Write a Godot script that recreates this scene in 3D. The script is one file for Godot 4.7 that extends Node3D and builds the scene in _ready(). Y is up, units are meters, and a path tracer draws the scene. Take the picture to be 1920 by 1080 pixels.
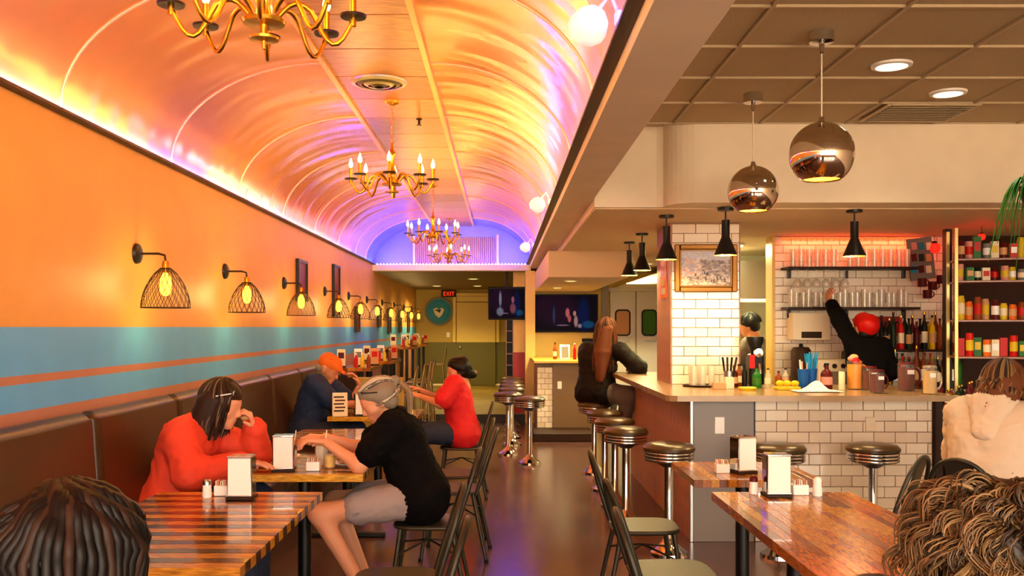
extends Node3D
# A long diner: vaulted cove ceiling over the tables on the left, tiled bar on the right.
# World: x to the right, y up, the camera looks along -z. v3(x, y, d) takes the distance d into the room.

const EYE := 1.55
var M := {}
var used := {}
var rng := RandomNumberGenerator.new()
var wave := FastNoiseLite.new()


func v3(x: float, y: float, d: float) -> Vector3:
	return Vector3(x, y, -d)


func _ready() -> void:
	rng.seed = 11
	wave.seed = 5
	wave.frequency = 1.0
	camera_and_sky()
	materials()
	shell()
	vault()
	left_wall_things()
	ceiling_right()
	bar()
	back_bar()
	rear()
	bench_and_tables()
	chairs_and_stools()
	table_things()
	counter_things()
	shelf_things()
	people()


func camera_and_sky() -> void:
	var cam := Camera3D.new()
	cam.name = "camera"
	cam.projection = Camera3D.PROJECTION_FRUSTUM
	cam.near = 0.05
	cam.far = 120.0
	cam.size = 2.0 * 540.0 / 1750.0 * 0.05
	cam.frustum_offset = Vector2(18.0 / 1750.0 * 0.05, 73.0 / 1750.0 * 0.05)
	cam.position = Vector3(0, EYE, 0)
	add_child(cam)
	var env := Environment.new()
	env.tonemap_mode = Environment.TONE_MAPPER_LINEAR
	env.tonemap_exposure = 1.0
	env.sdfgi_enabled = true
	env.ssao_enabled = true
	env.ssil_enabled = true
	env.background_mode = Environment.BG_SKY
	var sm := ProceduralSkyMaterial.new()
	sm.sky_top_color = Color(0.93, 0.88, 0.81)
	sm.sky_horizon_color = Color(0.98, 0.91, 0.81)
	sm.ground_horizon_color = Color(0.90, 0.80, 0.67)
	sm.ground_bottom_color = Color(0.86, 0.76, 0.63)
	var sky := Sky.new()
	sky.sky_material = sm
	env.sky = sky
	env.background_energy_multiplier = 20.0
	var we := WorldEnvironment.new()
	we.name = "world"
	we.environment = env
	add_child(we)


# ---------------------------------------------------------------- mesh builder
class MB:
	var v := PackedVector3Array()
	var n := PackedVector3Array()
	var uv := PackedVector2Array()
	var ix := PackedInt32Array()

	func vert(p: Vector3, nn: Vector3, t := Vector2.ZERO) -> int:
		v.append(p)
		n.append(nn)
		uv.append(t)
		return v.size() - 1

	func tri(a: int, b: int, c: int) -> void:
		var cr := (v[b] - v[a]).cross(v[c] - v[a])
		if cr.dot(n[a] + n[b] + n[c]) > 0.0:
			ix.append(a); ix.append(c); ix.append(b)
		else:
			ix.append(a); ix.append(b); ix.append(c)

	func quad(a: int, b: int, c: int, d: int) -> void:
		tri(a, b, c)
		tri(a, c, d)

	func box(c: Vector3, s: Vector3, bev := 0.0, bas := Basis()) -> MB:
		var h := s * 0.5
		bev = minf(bev, minf(h.x, minf(h.y, h.z)) * 0.9)
		var id := {}
		for ax in 3:
			for sg in [-1.0, 1.0]:
				var nn := Vector3.ZERO
				nn[ax] = sg
				var u := (ax + 1) % 3
				var w := (ax + 2) % 3
				var q := []
				for k in [[-1.0, -1.0], [1.0, -1.0], [1.0, 1.0], [-1.0, 1.0]]:
					var p := Vector3.ZERO
					p[ax] = sg * h[ax]
					p[u] = k[0] * (h[u] - bev)
					p[w] = k[1] * (h[w] - bev)
					var i := vert(c + bas * p, bas * nn, Vector2(k[0] * 0.5 + 0.5, 0.5 - k[1] * 0.5))
					var bits := [0, 0, 0]
					bits[ax] = int(sg); bits[u] = int(k[0]); bits[w] = int(k[1])
					id[[ax, bits[0], bits[1], bits[2]]] = i
					q.append(i)
				quad(q[0], q[1], q[2], q[3])
		if bev > 0.0:
			for a in 3:
				for b in range(a + 1, 3):
					var e := 3 - a - b
					for sa in [-1, 1]:
						for sb in [-1, 1]:
							var q := []
							for k in [[a, -1], [b, -1], [b, 1], [a, 1]]:
								var bits := [0, 0, 0]
								bits[a] = sa; bits[b] = sb; bits[e] = k[1]
								q.append(id[[k[0], bits[0], bits[1], bits[2]]])
							quad(q[0], q[1], q[2], q[3])
			for x in [-1, 1]:
				for y in [-1, 1]:
					for z in [-1, 1]:
						tri(id[[0, x, y, z]], id[[1, x, y, z]], id[[2, x, y, z]])
		return self

	func lathe(prof: Array, seg := 20, xf := Transform3D()) -> MB:
		var m := prof.size()
		var sn := []
		for i in m - 1:
			var t: Vector2 = prof[i + 1] - prof[i]
			sn.append(Vector2(t.y, -t.x).normalized())
		for i in m - 1:
			var n0: Vector2 = sn[i]
			var n1: Vector2 = sn[i]
			if i > 0 and sn[i - 1].dot(sn[i]) > 0.75:
				n0 = (sn[i - 1] + sn[i]).normalized()
			if i < m - 2 and sn[i + 1].dot(sn[i]) > 0.75:
				n1 = (sn[i + 1] + sn[i]).normalized()
			var base := v.size()
			for k in seg + 1:
				var a := TAU * k / seg
				var ca := cos(a)
				var sa := sin(a)
				vert(xf * Vector3(prof[i].x * ca, prof[i].y, prof[i].x * sa), xf.basis * Vector3(n0.x * ca, n0.y, n0.x * sa), Vector2(float(k) / seg, float(i) / (m - 1)))
				vert(xf * Vector3(prof[i + 1].x * ca, prof[i + 1].y, prof[i + 1].x * sa), xf.basis * Vector3(n1.x * ca, n1.y, n1.x * sa), Vector2(float(k) / seg, float(i + 1) / (m - 1)))
			for k in seg:
				var b := base + k * 2
				if prof[i].x > 0.00001:
					tri(b, b + 2, b + 1)
				if prof[i + 1].x > 0.00001:
					tri(b + 1, b + 2, b + 3)
		return self

	func tube(pts: Array, r0: float, r1 := -1.0, seg := 8, caps := true) -> MB:
		if r1 < 0.0:
			r1 = r0
		var m := pts.size()
		var t0: Vector3 = (pts[1] - pts[0]).normalized()
		var ref := Vector3.UP if absf(t0.y) < 0.9 else Vector3.RIGHT
		var u := t0.cross(ref).normalized()
		var rings := []
		for i in m:
			var t: Vector3 = (pts[mini(i + 1, m - 1)] - pts[maxi(i - 1, 0)]).normalized()
			u = (u - t * u.dot(t)).normalized()
			var w := t.cross(u)
			var r := lerpf(r0, r1, float(i) / (m - 1))
			var ring := []
			for k in seg:
				var a := TAU * k / seg
				var d := u * cos(a) + w * sin(a)
				ring.append(vert(pts[i] + d * r, d, Vector2(float(k) / seg, float(i))))
			rings.append(ring)
			if caps and (i == 0 or i == m - 1):
				var nn := -t if i == 0 else t
				var c := vert(pts[i], nn)
				var cr := []
				for k in seg:
					cr.append(vert(v[ring[k]], nn))
				for k in seg:
					tri(c, cr[k], cr[(k + 1) % seg])
		for i in m - 1:
			for k in seg:
				quad(rings[i][k], rings[i][(k + 1) % seg], rings[i + 1][(k + 1) % seg], rings[i + 1][k])
		return self

	func ball(c: Vector3, r: Vector3, seg := 12, rows := 8) -> MB:
		var base := v.size()
		for i in rows + 1:
			var f := PI * i / rows
			for k in seg + 1:
				var a := TAU * k / seg
				var d := Vector3(sin(f) * cos(a), cos(f), sin(f) * sin(a))
				vert(c + d * r, (d / r).normalized(), Vector2(float(k) / seg, float(i) / rows))
		for i in rows:
			for k in seg:
				var b := base + i * (seg + 1) + k
				if i > 0:
					tri(b, b + 1, b + seg + 1)
				if i < rows - 1:
					tri(b + 1, b + seg + 2, b + seg + 1)
		return self

	# a flat outline in x and y, thick along z from -depth/2 to depth/2, then placed by xf
	func prism(poly: PackedVector2Array, depth: float, xf := Transform3D()) -> MB:
		var ids := Geometry2D.triangulate_polygon(poly)
		var m := poly.size()
		for s in [-1.0, 1.0]:
			var base := v.size()
			for p in poly:
				vert(xf * Vector3(p.x, p.y, s * depth / 2), xf.basis * Vector3(0, 0, s), p)
			for i in range(0, ids.size(), 3):
				tri(base + ids[i], base + ids[i + 1], base + ids[i + 2])
		var area := 0.0
		for i in m:
			area += poly[i].cross(poly[(i + 1) % m])
		for i in m:
			var p := poly[i]
			var q := poly[(i + 1) % m]
			var e := (q - p).normalized()
			var nn := Vector3(e.y, -e.x, 0) * signf(area)
			var wn := xf.basis * nn
			quad(vert(xf * Vector3(p.x, p.y, -depth / 2), wn), vert(xf * Vector3(q.x, q.y, -depth / 2), wn), vert(xf * Vector3(q.x, q.y, depth / 2), wn), vert(xf * Vector3(p.x, p.y, depth / 2), wn))
		return self

	func mesh() -> ArrayMesh:
		var a := []
		a.resize(Mesh.ARRAY_MAX)
		a[Mesh.ARRAY_VERTEX] = v
		a[Mesh.ARRAY_NORMAL] = n
		a[Mesh.ARRAY_TEX_UV] = uv
		a[Mesh.ARRAY_INDEX] = ix
		var am := ArrayMesh.new()
		am.add_surface_from_arrays(Mesh.PRIMITIVE_TRIANGLES, a)
		return am


# ---------------------------------------------------------------- scene helpers
func numbered(called: String) -> String:
	var k: int = used.get(called, 0)
	used[called] = k + 1
	return called if k == 0 else "%s_%03d" % [called, k]


func thing(called: String, label: String, category: String, at := Vector3.ZERO, turn := 0.0, group := "") -> Node3D:
	var o := Node3D.new()
	o.name = numbered(called)
	add_child(o)
	o.position = at
	o.rotation.y = turn
	tag(o, label, category, group)
	return o


func tag(o: Node3D, label: String, category: String, group := "") -> void:
	o.set_meta("label", label)
	o.set_meta("category", category)
	if group != "":
		o.set_meta("group", group)


func part(parent: Node, called: String, what, m: Material, at := Vector3.ZERO, label := "") -> MeshInstance3D:
	var o := MeshInstance3D.new()
	o.mesh = what.mesh() if what is MB else what
	o.material_override = m
	o.name = called
	parent.add_child(o, true)
	o.position = at
	if label != "":
		o.set_meta("label", label)
	return o


# a thing that is one mesh
func single(called: String, label: String, category: String, what, m: Material, at := Vector3.ZERO, group := "") -> MeshInstance3D:
	var o := part(self, numbered(called), what, m, at)
	tag(o, label, category, group)
	return o


func struct(called: String, what = null, m: Material = null, at := Vector3.ZERO) -> Node3D:
	var o: Node3D
	if what == null:
		o = Node3D.new()
		o.name = called
		add_child(o)
		o.position = at
	else:
		o = part(self, called, what, m, at)
	o.set_meta("kind", "structure")
	return o


func dup(root: Node3D, at: Vector3, turn := 0.0, label := "") -> Node3D:
	var r: Node3D = root.duplicate()
	var stem := String(root.name)
	if stem.length() > 4 and stem[stem.length() - 4] == "_" and stem.right(3).is_valid_int():
		stem = stem.left(stem.length() - 4)
	r.name = numbered(stem)
	add_child(r)
	r.position = at
	r.rotation.y = turn
	if label != "":
		r.set_meta("label", label)
	return r


func bx(x0: float, x1: float, y0: float, y1: float, d0: float, d1: float, bev := 0.0) -> MB:
	return MB.new().box(Vector3((x0 + x1) / 2, (y0 + y1) / 2, -(d0 + d1) / 2), Vector3(x1 - x0, y1 - y0, d1 - d0), bev)


func omni(parent: Node, at: Vector3, c: Color, e: float, size := 0.03) -> void:
	var l := OmniLight3D.new()
	l.name = "lamp_light"
	parent.add_child(l, true)
	l.position = at
	l.light_color = c
	l.light_energy = e
	l.light_size = size
	l.omni_range = 30.0
	l.omni_attenuation = 2.0
	l.shadow_enabled = true


func spot(parent: Node, at: Vector3, towards: Vector3, c: Color, e: float, angle := 50.0, size := 0.04) -> void:
	var l := SpotLight3D.new()
	l.name = "lamp_light"
	parent.add_child(l, true)
	l.position = at
	l.basis = Basis.looking_at(towards, Vector3.UP if absf(towards.normalized().y) < 0.9 else Vector3.RIGHT)
	l.light_color = c
	l.light_energy = e
	l.light_size = size
	l.spot_angle = angle
	l.spot_angle_attenuation = 0.6
	l.spot_range = 30.0
	l.spot_attenuation = 2.0
	l.shadow_enabled = true


func area(parent: Node, at: Vector3, towards: Vector3, up: Vector3, size: Vector2, c: Color, e: float) -> void:
	var l := AreaLight3D.new()
	l.name = "lamp_light"
	parent.add_child(l, true)
	l.position = at
	l.basis = Basis.looking_at(towards, up)
	l.area_size = size
	l.light_color = c
	l.light_energy = e
	l.shadow_enabled = true


# ---------------------------------------------------------------- materials
func mk(key: String, col: Color, rough := 0.5, metal := 0.0, extra := {}) -> StandardMaterial3D:
	var m := StandardMaterial3D.new()
	m.resource_name = key
	m.albedo_color = col
	m.roughness = rough
	m.metallic = metal
	for k in extra:
		m.set(k, extra[k])
	M[key] = m
	return m


func glow(key: String, col: Color, e: float) -> StandardMaterial3D:
	return mk(key, col, 0.5, 0.0, {"emission_enabled": true, "emission": col, "emission_energy_multiplier": e})


func noise_tex(freq: float, lo: Color, hi: Color, seed_ := 1, octaves := 4, size := 512) -> NoiseTexture2D:
	var f := FastNoiseLite.new()
	f.seed = seed_
	f.frequency = freq
	f.fractal_octaves = octaves
	var t := NoiseTexture2D.new()
	t.width = size
	t.height = size
	t.seamless = true
	t.noise = f
	var g := Gradient.new()
	g.set_color(0, lo)
	g.set_color(1, hi)
	t.color_ramp = g
	return t


func textured(key: String, col: Color, rough: float, tex: Texture2D, scale: Vector3, extra := {}) -> StandardMaterial3D:
	var m := mk(key, col, rough, 0.0, extra)
	m.albedo_texture = tex
	m.uv1_triplanar = true
	m.uv1_scale = scale
	return m


func materials() -> void:
	var grain := noise_tex(0.02, Color(0.62, 0.56, 0.5), Color(1, 1, 1), 3, 5)
	var soft := noise_tex(0.012, Color(0.955, 0.95, 0.945), Color(1, 1, 1), 7, 5)
	var blotch := noise_tex(0.008, Color(0.72, 0.66, 0.68), Color(1, 1, 1), 9, 6, 1024)
	var leather := noise_tex(0.03, Color(0.80, 0.78, 0.75), Color(1, 1, 1), 4, 4)
	# setting
	textured("wall_tan", Color(0.92, 0.67, 0.33), 0.55, soft, Vector3(0.5, 0.5, 0.5))
	textured("wall_blue", Color(0.37, 0.72, 1.0), 0.5, soft, Vector3(0.5, 0.5, 0.5))
	textured("wall_brown", Color(0.72, 0.50, 0.42), 0.5, soft, Vector3(0.5, 0.5, 0.5))
	textured("cream", Color(0.95, 0.88, 0.77), 0.6, soft, Vector3(0.4, 0.4, 0.4))
	textured("beam_paint", Color(0.94, 0.87, 0.77), 0.55, soft, Vector3(0.4, 0.4, 0.4))
	textured("tile_ceiling", Color(0.80, 0.70, 0.54), 0.9, noise_tex(0.09, Color(0.8, 0.8, 0.8), Color(1, 1, 1), 12, 3), Vector3(2, 2, 2))
	textured("tile_ceiling_b", Color(0.77, 0.67, 0.51), 0.9, noise_tex(0.09, Color(0.8, 0.8, 0.8), Color(1, 1, 1), 13, 3), Vector3(2, 2, 2))
	mk("grid_white", Color(0.74, 0.65, 0.51), 0.6)
	mk("low_ceiling", Color(0.86, 0.76, 0.62), 0.7)
	textured("floor", Color(0.40, 0.27, 0.24), 0.2, blotch, Vector3(0.35, 0.35, 0.35), {"metallic_specular": 0.6})
	textured("rear_floor", Color(0.60, 0.50, 0.22), 0.35, blotch, Vector3(0.3, 0.3, 0.3))
	mk("riser", Color(0.12, 0.08, 0.06), 0.5)
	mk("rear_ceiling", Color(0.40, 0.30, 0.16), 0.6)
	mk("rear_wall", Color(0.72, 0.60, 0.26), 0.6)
	mk("rear_green", Color(0.36, 0.33, 0.09), 0.5)
	mk("door_cream", Color(0.90, 0.78, 0.38), 0.45)
	mk("white_paint", Color(0.92, 0.91, 0.86), 0.4)
	mk("grout", Color(0.66, 0.52, 0.42), 0.9)
	for k in 3:
		var c: Color = [Color(0.93, 0.87, 0.78), Color(0.90, 0.83, 0.74), Color(0.95, 0.90, 0.82)][k]
		mk("tile_%d" % k, c, 0.12, 0.0, {"metallic_specular": 0.6})
	# vault sheets: satin metal finish that takes up the light strips
	mk("vault", Color(0.97, 0.70, 0.48), 0.2, 0.6)
	mk("end_lit_blue", Color(0.50, 0.52, 0.86), 0.3, 0.3)  # blue light of the end strips put into the base colour
	mk("vault_seam", Color(0.92, 0.74, 0.60), 0.3, 0.4)
	for k in 3:
		textured("plank_%d" % k, [Color(0.80, 0.50, 0.24), Color(0.74, 0.45, 0.22), Color(0.84, 0.55, 0.28)][k], 0.32, grain, Vector3(0.5, 5, 5), {"metallic": 0.25})
	mk("strip_edge", Color(0.92, 0.68, 0.36), 0.4, 0.2)
	mk("end_rib", Color(0.86, 0.56, 0.48), 0.35, 0.4)
	mk("ledge_dark", Color(0.20, 0.14, 0.13), 0.5)
	# light-giving
	glow("flame_bulb", Color(1.0, 0.86, 0.52), 9.0)
	glow("filament", Color(1.0, 0.70, 0.18), 7.0)
	glow("warm_disc", Color(1.0, 0.88, 0.62), 3.5)
	glow("downlight_disc", Color(1.0, 0.93, 0.78), 2.2)
	glow("rear_disc", Color(1.0, 0.86, 0.50), 4.0)
	glow("led_lilac", Color(0.80, 0.72, 1.0), 2.2)
	glow("led_blue", Color(0.35, 0.50, 1.0), 2.6)
	glow("led_pink", Color(1.0, 0.70, 0.85), 2.2)
	glow("led_bead", Color(0.92, 0.90, 1.0), 3.0)
	glow("led_orange", Color(1.0, 0.32, 0.12), 2.4)
	glow("red_lamp", Color(1.0, 0.10, 0.04), 2.0)
	glow("frosted_lamp", Color(1.0, 0.88, 0.84), 0.8)
	glow("exit_red", Color(1.0, 0.22, 0.05), 1.0)
	# metals
	mk("chrome", Color(0.86, 0.85, 0.84), 0.08, 1.0)
	mk("globe_chrome", Color(0.90, 0.84, 0.78), 0.06, 1.0)
	mk("steel", Color(0.66, 0.65, 0.64), 0.3, 1.0)
	mk("brass", Color(0.86, 0.66, 0.20), 0.25, 1.0)
	mk("lamp_liner", Color(0.95, 0.78, 0.30), 0.6)
	mk("dark_bronze", Color(0.17, 0.10, 0.06), 0.4, 0.6)
	mk("wire_dark", Color(0.22, 0.14, 0.08), 0.45, 0.6)
	mk("black_metal", Color(0.06, 0.055, 0.055), 0.4, 0.3)
	mk("gunmetal", Color(0.25, 0.24, 0.205), 0.46, 0.75)
	mk("bar_steel", Color(0.60, 0.50, 0.30), 0.3, 0.8)
	mk("gold_frame", Color(0.52, 0.34, 0.10), 0.35, 0.6)
	# cloth, leather, plastic
	textured("vinyl", Color(0.28, 0.165, 0.06), 0.34, leather, Vector3(3, 3, 3))
	textured("stool_vinyl", Color(0.30, 0.21, 0.10), 0.3, leather, Vector3(4, 4, 4))
	mk("black_plastic", Color(0.04, 0.04, 0.042), 0.4, 0.0, {"metallic_specular": 0.3})
	mk("dark_brown", Color(0.19, 0.11, 0.07), 0.5, 0.0, {"metallic_specular": 0.3})
	mk("white_plastic", Color(0.93, 0.92, 0.90), 0.35)
	mk("napkin", Color(0.95, 0.94, 0.92), 0.8)
	mk("red_paint", Color(0.62, 0.05, 0.04), 0.45)
	textured("panel_pink", Color(0.80, 0.56, 0.47), 0.45, grain, Vector3(6, 0.7, 6))
	mk("panel_grey", Color(0.50, 0.46, 0.44), 0.4)
	mk("panel_brown", Color(0.46, 0.35, 0.22), 0.4)
	textured("counter_top", Color(0.62, 0.50, 0.36), 0.22, soft, Vector3(2, 2, 2), {"metallic_specular": 0.6})
	mk("far_counter_top", Color(0.86, 0.70, 0.26), 0.3)
	# woods: striped left tables (staves along x), acacia right tables (staves along z)
	for k in 4:
		textured("maple_%d" % k, [Color(0.93, 0.70, 0.20), Color(0.88, 0.62, 0.18), Color(0.95, 0.74, 0.26), Color(0.86, 0.58, 0.17)][k], 0.2, grain, Vector3(1.2, 9, 9), {"metallic_specular": 0.3, "clearcoat_enabled": true, "clearcoat": 0.4, "clearcoat_roughness": 0.04})
		textured("walnut_%d" % k, [Color(0.36, 0.16, 0.07), Color(0.30, 0.13, 0.06), Color(0.42, 0.20, 0.08), Color(0.33, 0.15, 0.08)][k], 0.2, grain, Vector3(1.2, 9, 9), {"metallic_specular": 0.3, "clearcoat_enabled": true, "clearcoat": 0.4, "clearcoat_roughness": 0.04})
	for k in 6:
		textured("acacia_%d" % k, [Color(0.90, 0.59, 0.15), Color(0.78, 0.46, 0.11), Color(0.60, 0.32, 0.07), Color(0.94, 0.67, 0.22), Color(0.84, 0.52, 0.12), Color(0.70, 0.41, 0.11)][k], 0.2, grain, Vector3(9, 9, 1.2), {"metallic_specular": 0.3, "clearcoat_enabled": true, "clearcoat": 0.4, "clearcoat_roughness": 0.04})
	textured("warm_wood", Color(0.64, 0.34, 0.12), 0.3, grain, Vector3(2, 8, 8))
	# glass and goods
	mk("glass", Color(0.94, 0.96, 0.94, 0.03), 0.03, 0.0, {"metallic_specular": 0.2, "transparency": BaseMaterial3D.TRANSPARENCY_ALPHA})
	mk("pane", Color(0.96, 0.98, 0.97, 0.05), 0.02, 0.0, {"transparency": BaseMaterial3D.TRANSPARENCY_ALPHA})
	mk("tumbler_glass", Color(0.92, 0.88, 0.80, 0.28), 0.06, 0.0, {"transparency": BaseMaterial3D.TRANSPARENCY_ALPHA})
	mk("tea", Color(0.36, 0.08, 0.05), 0.25, 0.0, {"metallic_specular": 0.25})
	mk("orange_juice", Color(0.90, 0.58, 0.05), 0.15)
	for k in [["red", Color(0.75, 0.07, 0.05)], ["green", Color(0.12, 0.40, 0.10)], ["blue", Color(0.05, 0.30, 0.60)], ["sky", Color(0.10, 0.55, 0.80)], ["yellow", Color(0.85, 0.72, 0.12)], ["orange", Color(0.88, 0.40, 0.08)], ["amber", Color(0.50, 0.22, 0.06)], ["tan", Color(0.80, 0.60, 0.40)], ["cream_c", Color(0.90, 0.84, 0.70)], ["wine", Color(0.32, 0.05, 0.06)], ["grey", Color(0.45, 0.44, 0.42)], ["pink", Color(0.84, 0.55, 0.50)], ["teal", Color(0.10, 0.46, 0.52)], ["leaf", Color(0.22, 0.42, 0.09)], ["flower", Color(0.90, 0.70, 0.05)], ["dark_green", Color(0.07, 0.13, 0.06)]]:
		mk(k[0], k[1], 0.4, 0.0, {"metallic_specular": 0.3})


# ---------------------------------------------------------------- the room
func shell() -> void:
	struct("floor", bx(-2.35, 6.2, -0.2, 0.0, -3.2, 15.2), M.floor)
	var rear := struct("floor_rear", bx(-2.35, 6.2, -0.2, 0.13, 15.2, 23.0), M.rear_floor)
	part(rear, "riser_board", bx(-2.1, 0.5, 0.0, 0.128, 15.18, 15.2), M.riser)
	# left wall in its painted bands
	var wl := struct("wall_left")
	part(wl, "wall_base", bx(-2.35, -2.1, 0.0, 1.18, -3.2, 23.0), M.wall_brown)
	part(wl, "blue_band", bx(-2.35, -2.1, 1.18, 1.30, -3.2, 23.0), M.wall_blue)
	part(wl, "brown_stripe", bx(-2.35, -2.1, 1.30, 1.338, -3.2, 23.0), M.wall_brown)
	part(wl, "blue_band", bx(-2.35, -2.1, 1.338, 1.55, -3.2, 23.0), M.wall_blue)
	part(wl, "wall_upper", bx(-2.35, -2.1, 1.55, 3.9, -3.2, 23.0), M.wall_tan)
	struct("wall_right", bx(6.0, 6.2, 0.0, 3.9, -3.2, 23.0), M.cream)
	struct("ceiling_slab", bx(-2.35, 6.2, 3.9, 4.1, -3.2, 23.0), M.cream)
	# street front behind the viewer: sill wall, posts, head, big panes
	var wf := struct("wall_front")
	part(wf, "sill_wall", bx(-2.1, 6.0, 0.0, 0.55, -3.2, -3.0), M.cream)
	part(wf, "head_wall", bx(-2.1, 6.0, 2.9, 3.9, -3.2, -3.0), M.cream)
	for x in [-2.1, -0.15, 1.85, 3.85, 5.85]:
		part(wf, "post", bx(x, x + 0.15, 0.55, 2.9, -3.2, -3.0), M.cream)
	for k in 4:
		var x: float = [-1.95, 0.0, 2.0, 4.0][k]
		var w := struct("window_%d" % (k + 1))
		part(w, "window_frame", bx(x, x + 1.85, 0.55, 0.61, -3.14, -3.06), M.black_metal)
		part(w, "window_frame", bx(x, x + 1.85, 2.84, 2.9, -3.14, -3.06), M.black_metal)
		part(w, "pane", bx(x, x + 1.85, 0.61, 2.84, -3.104, -3.096), M.pane)
	# end bulkhead under the vault, with the lower rear room behind it
	var bulk := struct("wall_bulkhead")
	part(bulk, "fascia", bx(-2.1, 0.46, 2.46, 2.555, 15.08, 15.3, 0.004), M.beam_paint)
	part(bulk, "end_wall", bx(-2.1, 0.70, 2.50, 3.9, 15.3, 15.45), M.end_lit_blue)  # coloured blue to deepen the strip light on it
	# fluted centre field on the end wall
	for k in 40:
		part(bulk, "rib", bx(-1.42 + k * 0.0325, -1.42 + k * 0.0325 + 0.022, 2.56, 3.02, 15.27, 15.302, 0.008), M.end_rib)
	for x in [-1.47, -0.10]:
		part(bulk, "rib_border", bx(x, x + 0.045, 2.56, 3.06, 15.26, 15.302, 0.006), M.vault_seam)
	part(bulk, "post", bx(0.37, 0.53, 0.0, 2.46, 15.08, 15.45, 0.004), M.door_cream)
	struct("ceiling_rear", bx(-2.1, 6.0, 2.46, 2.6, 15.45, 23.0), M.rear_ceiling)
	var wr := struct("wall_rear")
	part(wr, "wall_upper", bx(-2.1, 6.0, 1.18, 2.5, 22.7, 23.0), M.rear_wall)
	part(wr, "wainscot", bx(-2.1, 6.0, 0.13, 1.18, 22.68, 23.0), M.rear_green)
	struct("baseboard_rear", bx(-2.1, 0.5, 0.13, 0.17, 22.655, 22.68), M.cream)
	var dr := struct("door_1")
	part(dr, "door_frame", bx(-1.20, -1.13, 1.18, 2.36, 22.62, 22.7), M.door_cream)
	part(dr, "door_frame", bx(-0.15, -0.08, 1.18, 2.36, 22.62, 22.7), M.door_cream)
	part(dr, "door_frame", bx(-1.20, -0.08, 2.30, 2.37, 22.62, 22.7), M.door_cream)
	part(dr, "door_leaf", bx(-1.11, -0.17, 0.14, 1.18, 22.60, 22.68), M.rear_green)
	part(dr, "door_leaf", bx(-1.11, -0.17, 1.18, 2.14, 22.64, 22.7), M.door_cream)
	part(dr, "transom_panel", bx(-1.11, -0.17, 2.17, 2.29, 22.66, 22.7), M.door_cream)
	part(dr, "door_handle", MB.new().ball(v3(-1.02, 1.06, 22.57), Vector3(0.04, 0.04, 0.03)), M.chrome)
	# wall return painted red below, at the mouth of the rear room
	var wt := struct("wall_return")
	part(wt, "red_wainscot", bx(0.18, 0.38, 0.13, 1.13, 15.46, 15.7), M.red_paint)
	part(wt, "wall_upper", bx(0.18, 0.53, 1.13, 2.46, 15.46, 15.7), M.door_cream)
	# walls that close the service side
	var tvw := struct("wall_service")
	part(tvw, "wall_panel", bx(0.46, 6.0, 0.0, 3.9, 15.5, 15.75), M.door_cream)
	struct("trim_1", bx(-2.098, -2.045, 2.557, 2.57, -3.0, 15.08), M.ledge_dark)
	struct("trim_2", bx(0.385, 0.44, 2.557, 2.57, -3.0, 15.08), M.ledge_dark)


func arc_point(side: float, t: float) -> Vector2:
	# section of the vault: t 0 at the ledge, 1 at the middle strip
	var a := t * PI / 2
	if side < 0.0:
		return Vector2(-1.114 - 0.982 * cos(a), 2.575 + 0.645 * sin(a))
	return Vector2(-0.476 + 0.914 * cos(a), 2.575 + 0.645 * sin(a))


func arc_normal(side: float, t: float) -> Vector2:
	var a := t * PI / 2
	var n := Vector2(cos(a) / 0.95, sin(a) / 0.645)
	n.x *= -1.0 if side > 0.0 else 1.0
	return Vector2(n.x, -n.y).normalized()


func vault_panel(side: float, d0: float, d1: float, off: float) -> ArrayMesh:
	# a curved sheet, slightly buckled across its length, 12 mm thick at its edges
	var mb := MB.new()
	var nz := 30
	var na := 18
	var pos := func(i: int, j: int) -> Vector3:
		var d := lerpf(d0, d1, float(i) / nz)
		var t := float(j) / na
		var p := arc_point(side, t)
		var nn := arc_normal(side, t)
		var edge := minf(1.0, minf(i, nz - i) / 3.0)
		var h := edge * (0.008 * wave.get_noise_2d(d * 3.2 + off, t * 0.9 + side * 7.0) + 0.0035 * wave.get_noise_2d(d * 8.0 + off, t * 1.6 + side * 3.0))
		return v3(p.x + nn.x * h, p.y + nn.y * h, d)
	var id := []
	for i in nz + 1:
		for j in na + 1:
			var du: Vector3 = pos.call(mini(i + 1, nz), j) - pos.call(maxi(i - 1, 0), j)
			var dv: Vector3 = pos.call(i, mini(j + 1, na)) - pos.call(i, maxi(j - 1, 0))
			var nn := du.cross(dv).normalized()
			var an := arc_normal(side, float(j) / na)
			if nn.dot(Vector3(an.x, an.y, 0)) < 0.0:
				nn = -nn
			id.append(mb.vert(pos.call(i, j), nn, Vector2(float(i) / nz, float(j) / na)))
	for i in nz:
		for j in na:
			var b := i * (na + 1) + j
			mb.quad(id[b], id[b + 1], id[b + na + 2], id[b + na + 1])
	# edges
	for i in [0, nz]:
		var zn := Vector3(0, 0, 1) if i == 0 else Vector3(0, 0, -1)
		var prev := []
		for j in na + 1:
			var p: Vector3 = pos.call(i, j)
			var an := arc_normal(side, float(j) / na)
			var cur := [mb.vert(p, zn), mb.vert(p - Vector3(an.x, an.y, 0) * 0.012, zn)]
			if prev.size():
				mb.quad(prev[0], cur[0], cur[1], prev[1])
			prev = cur
	return mb.mesh()


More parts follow.
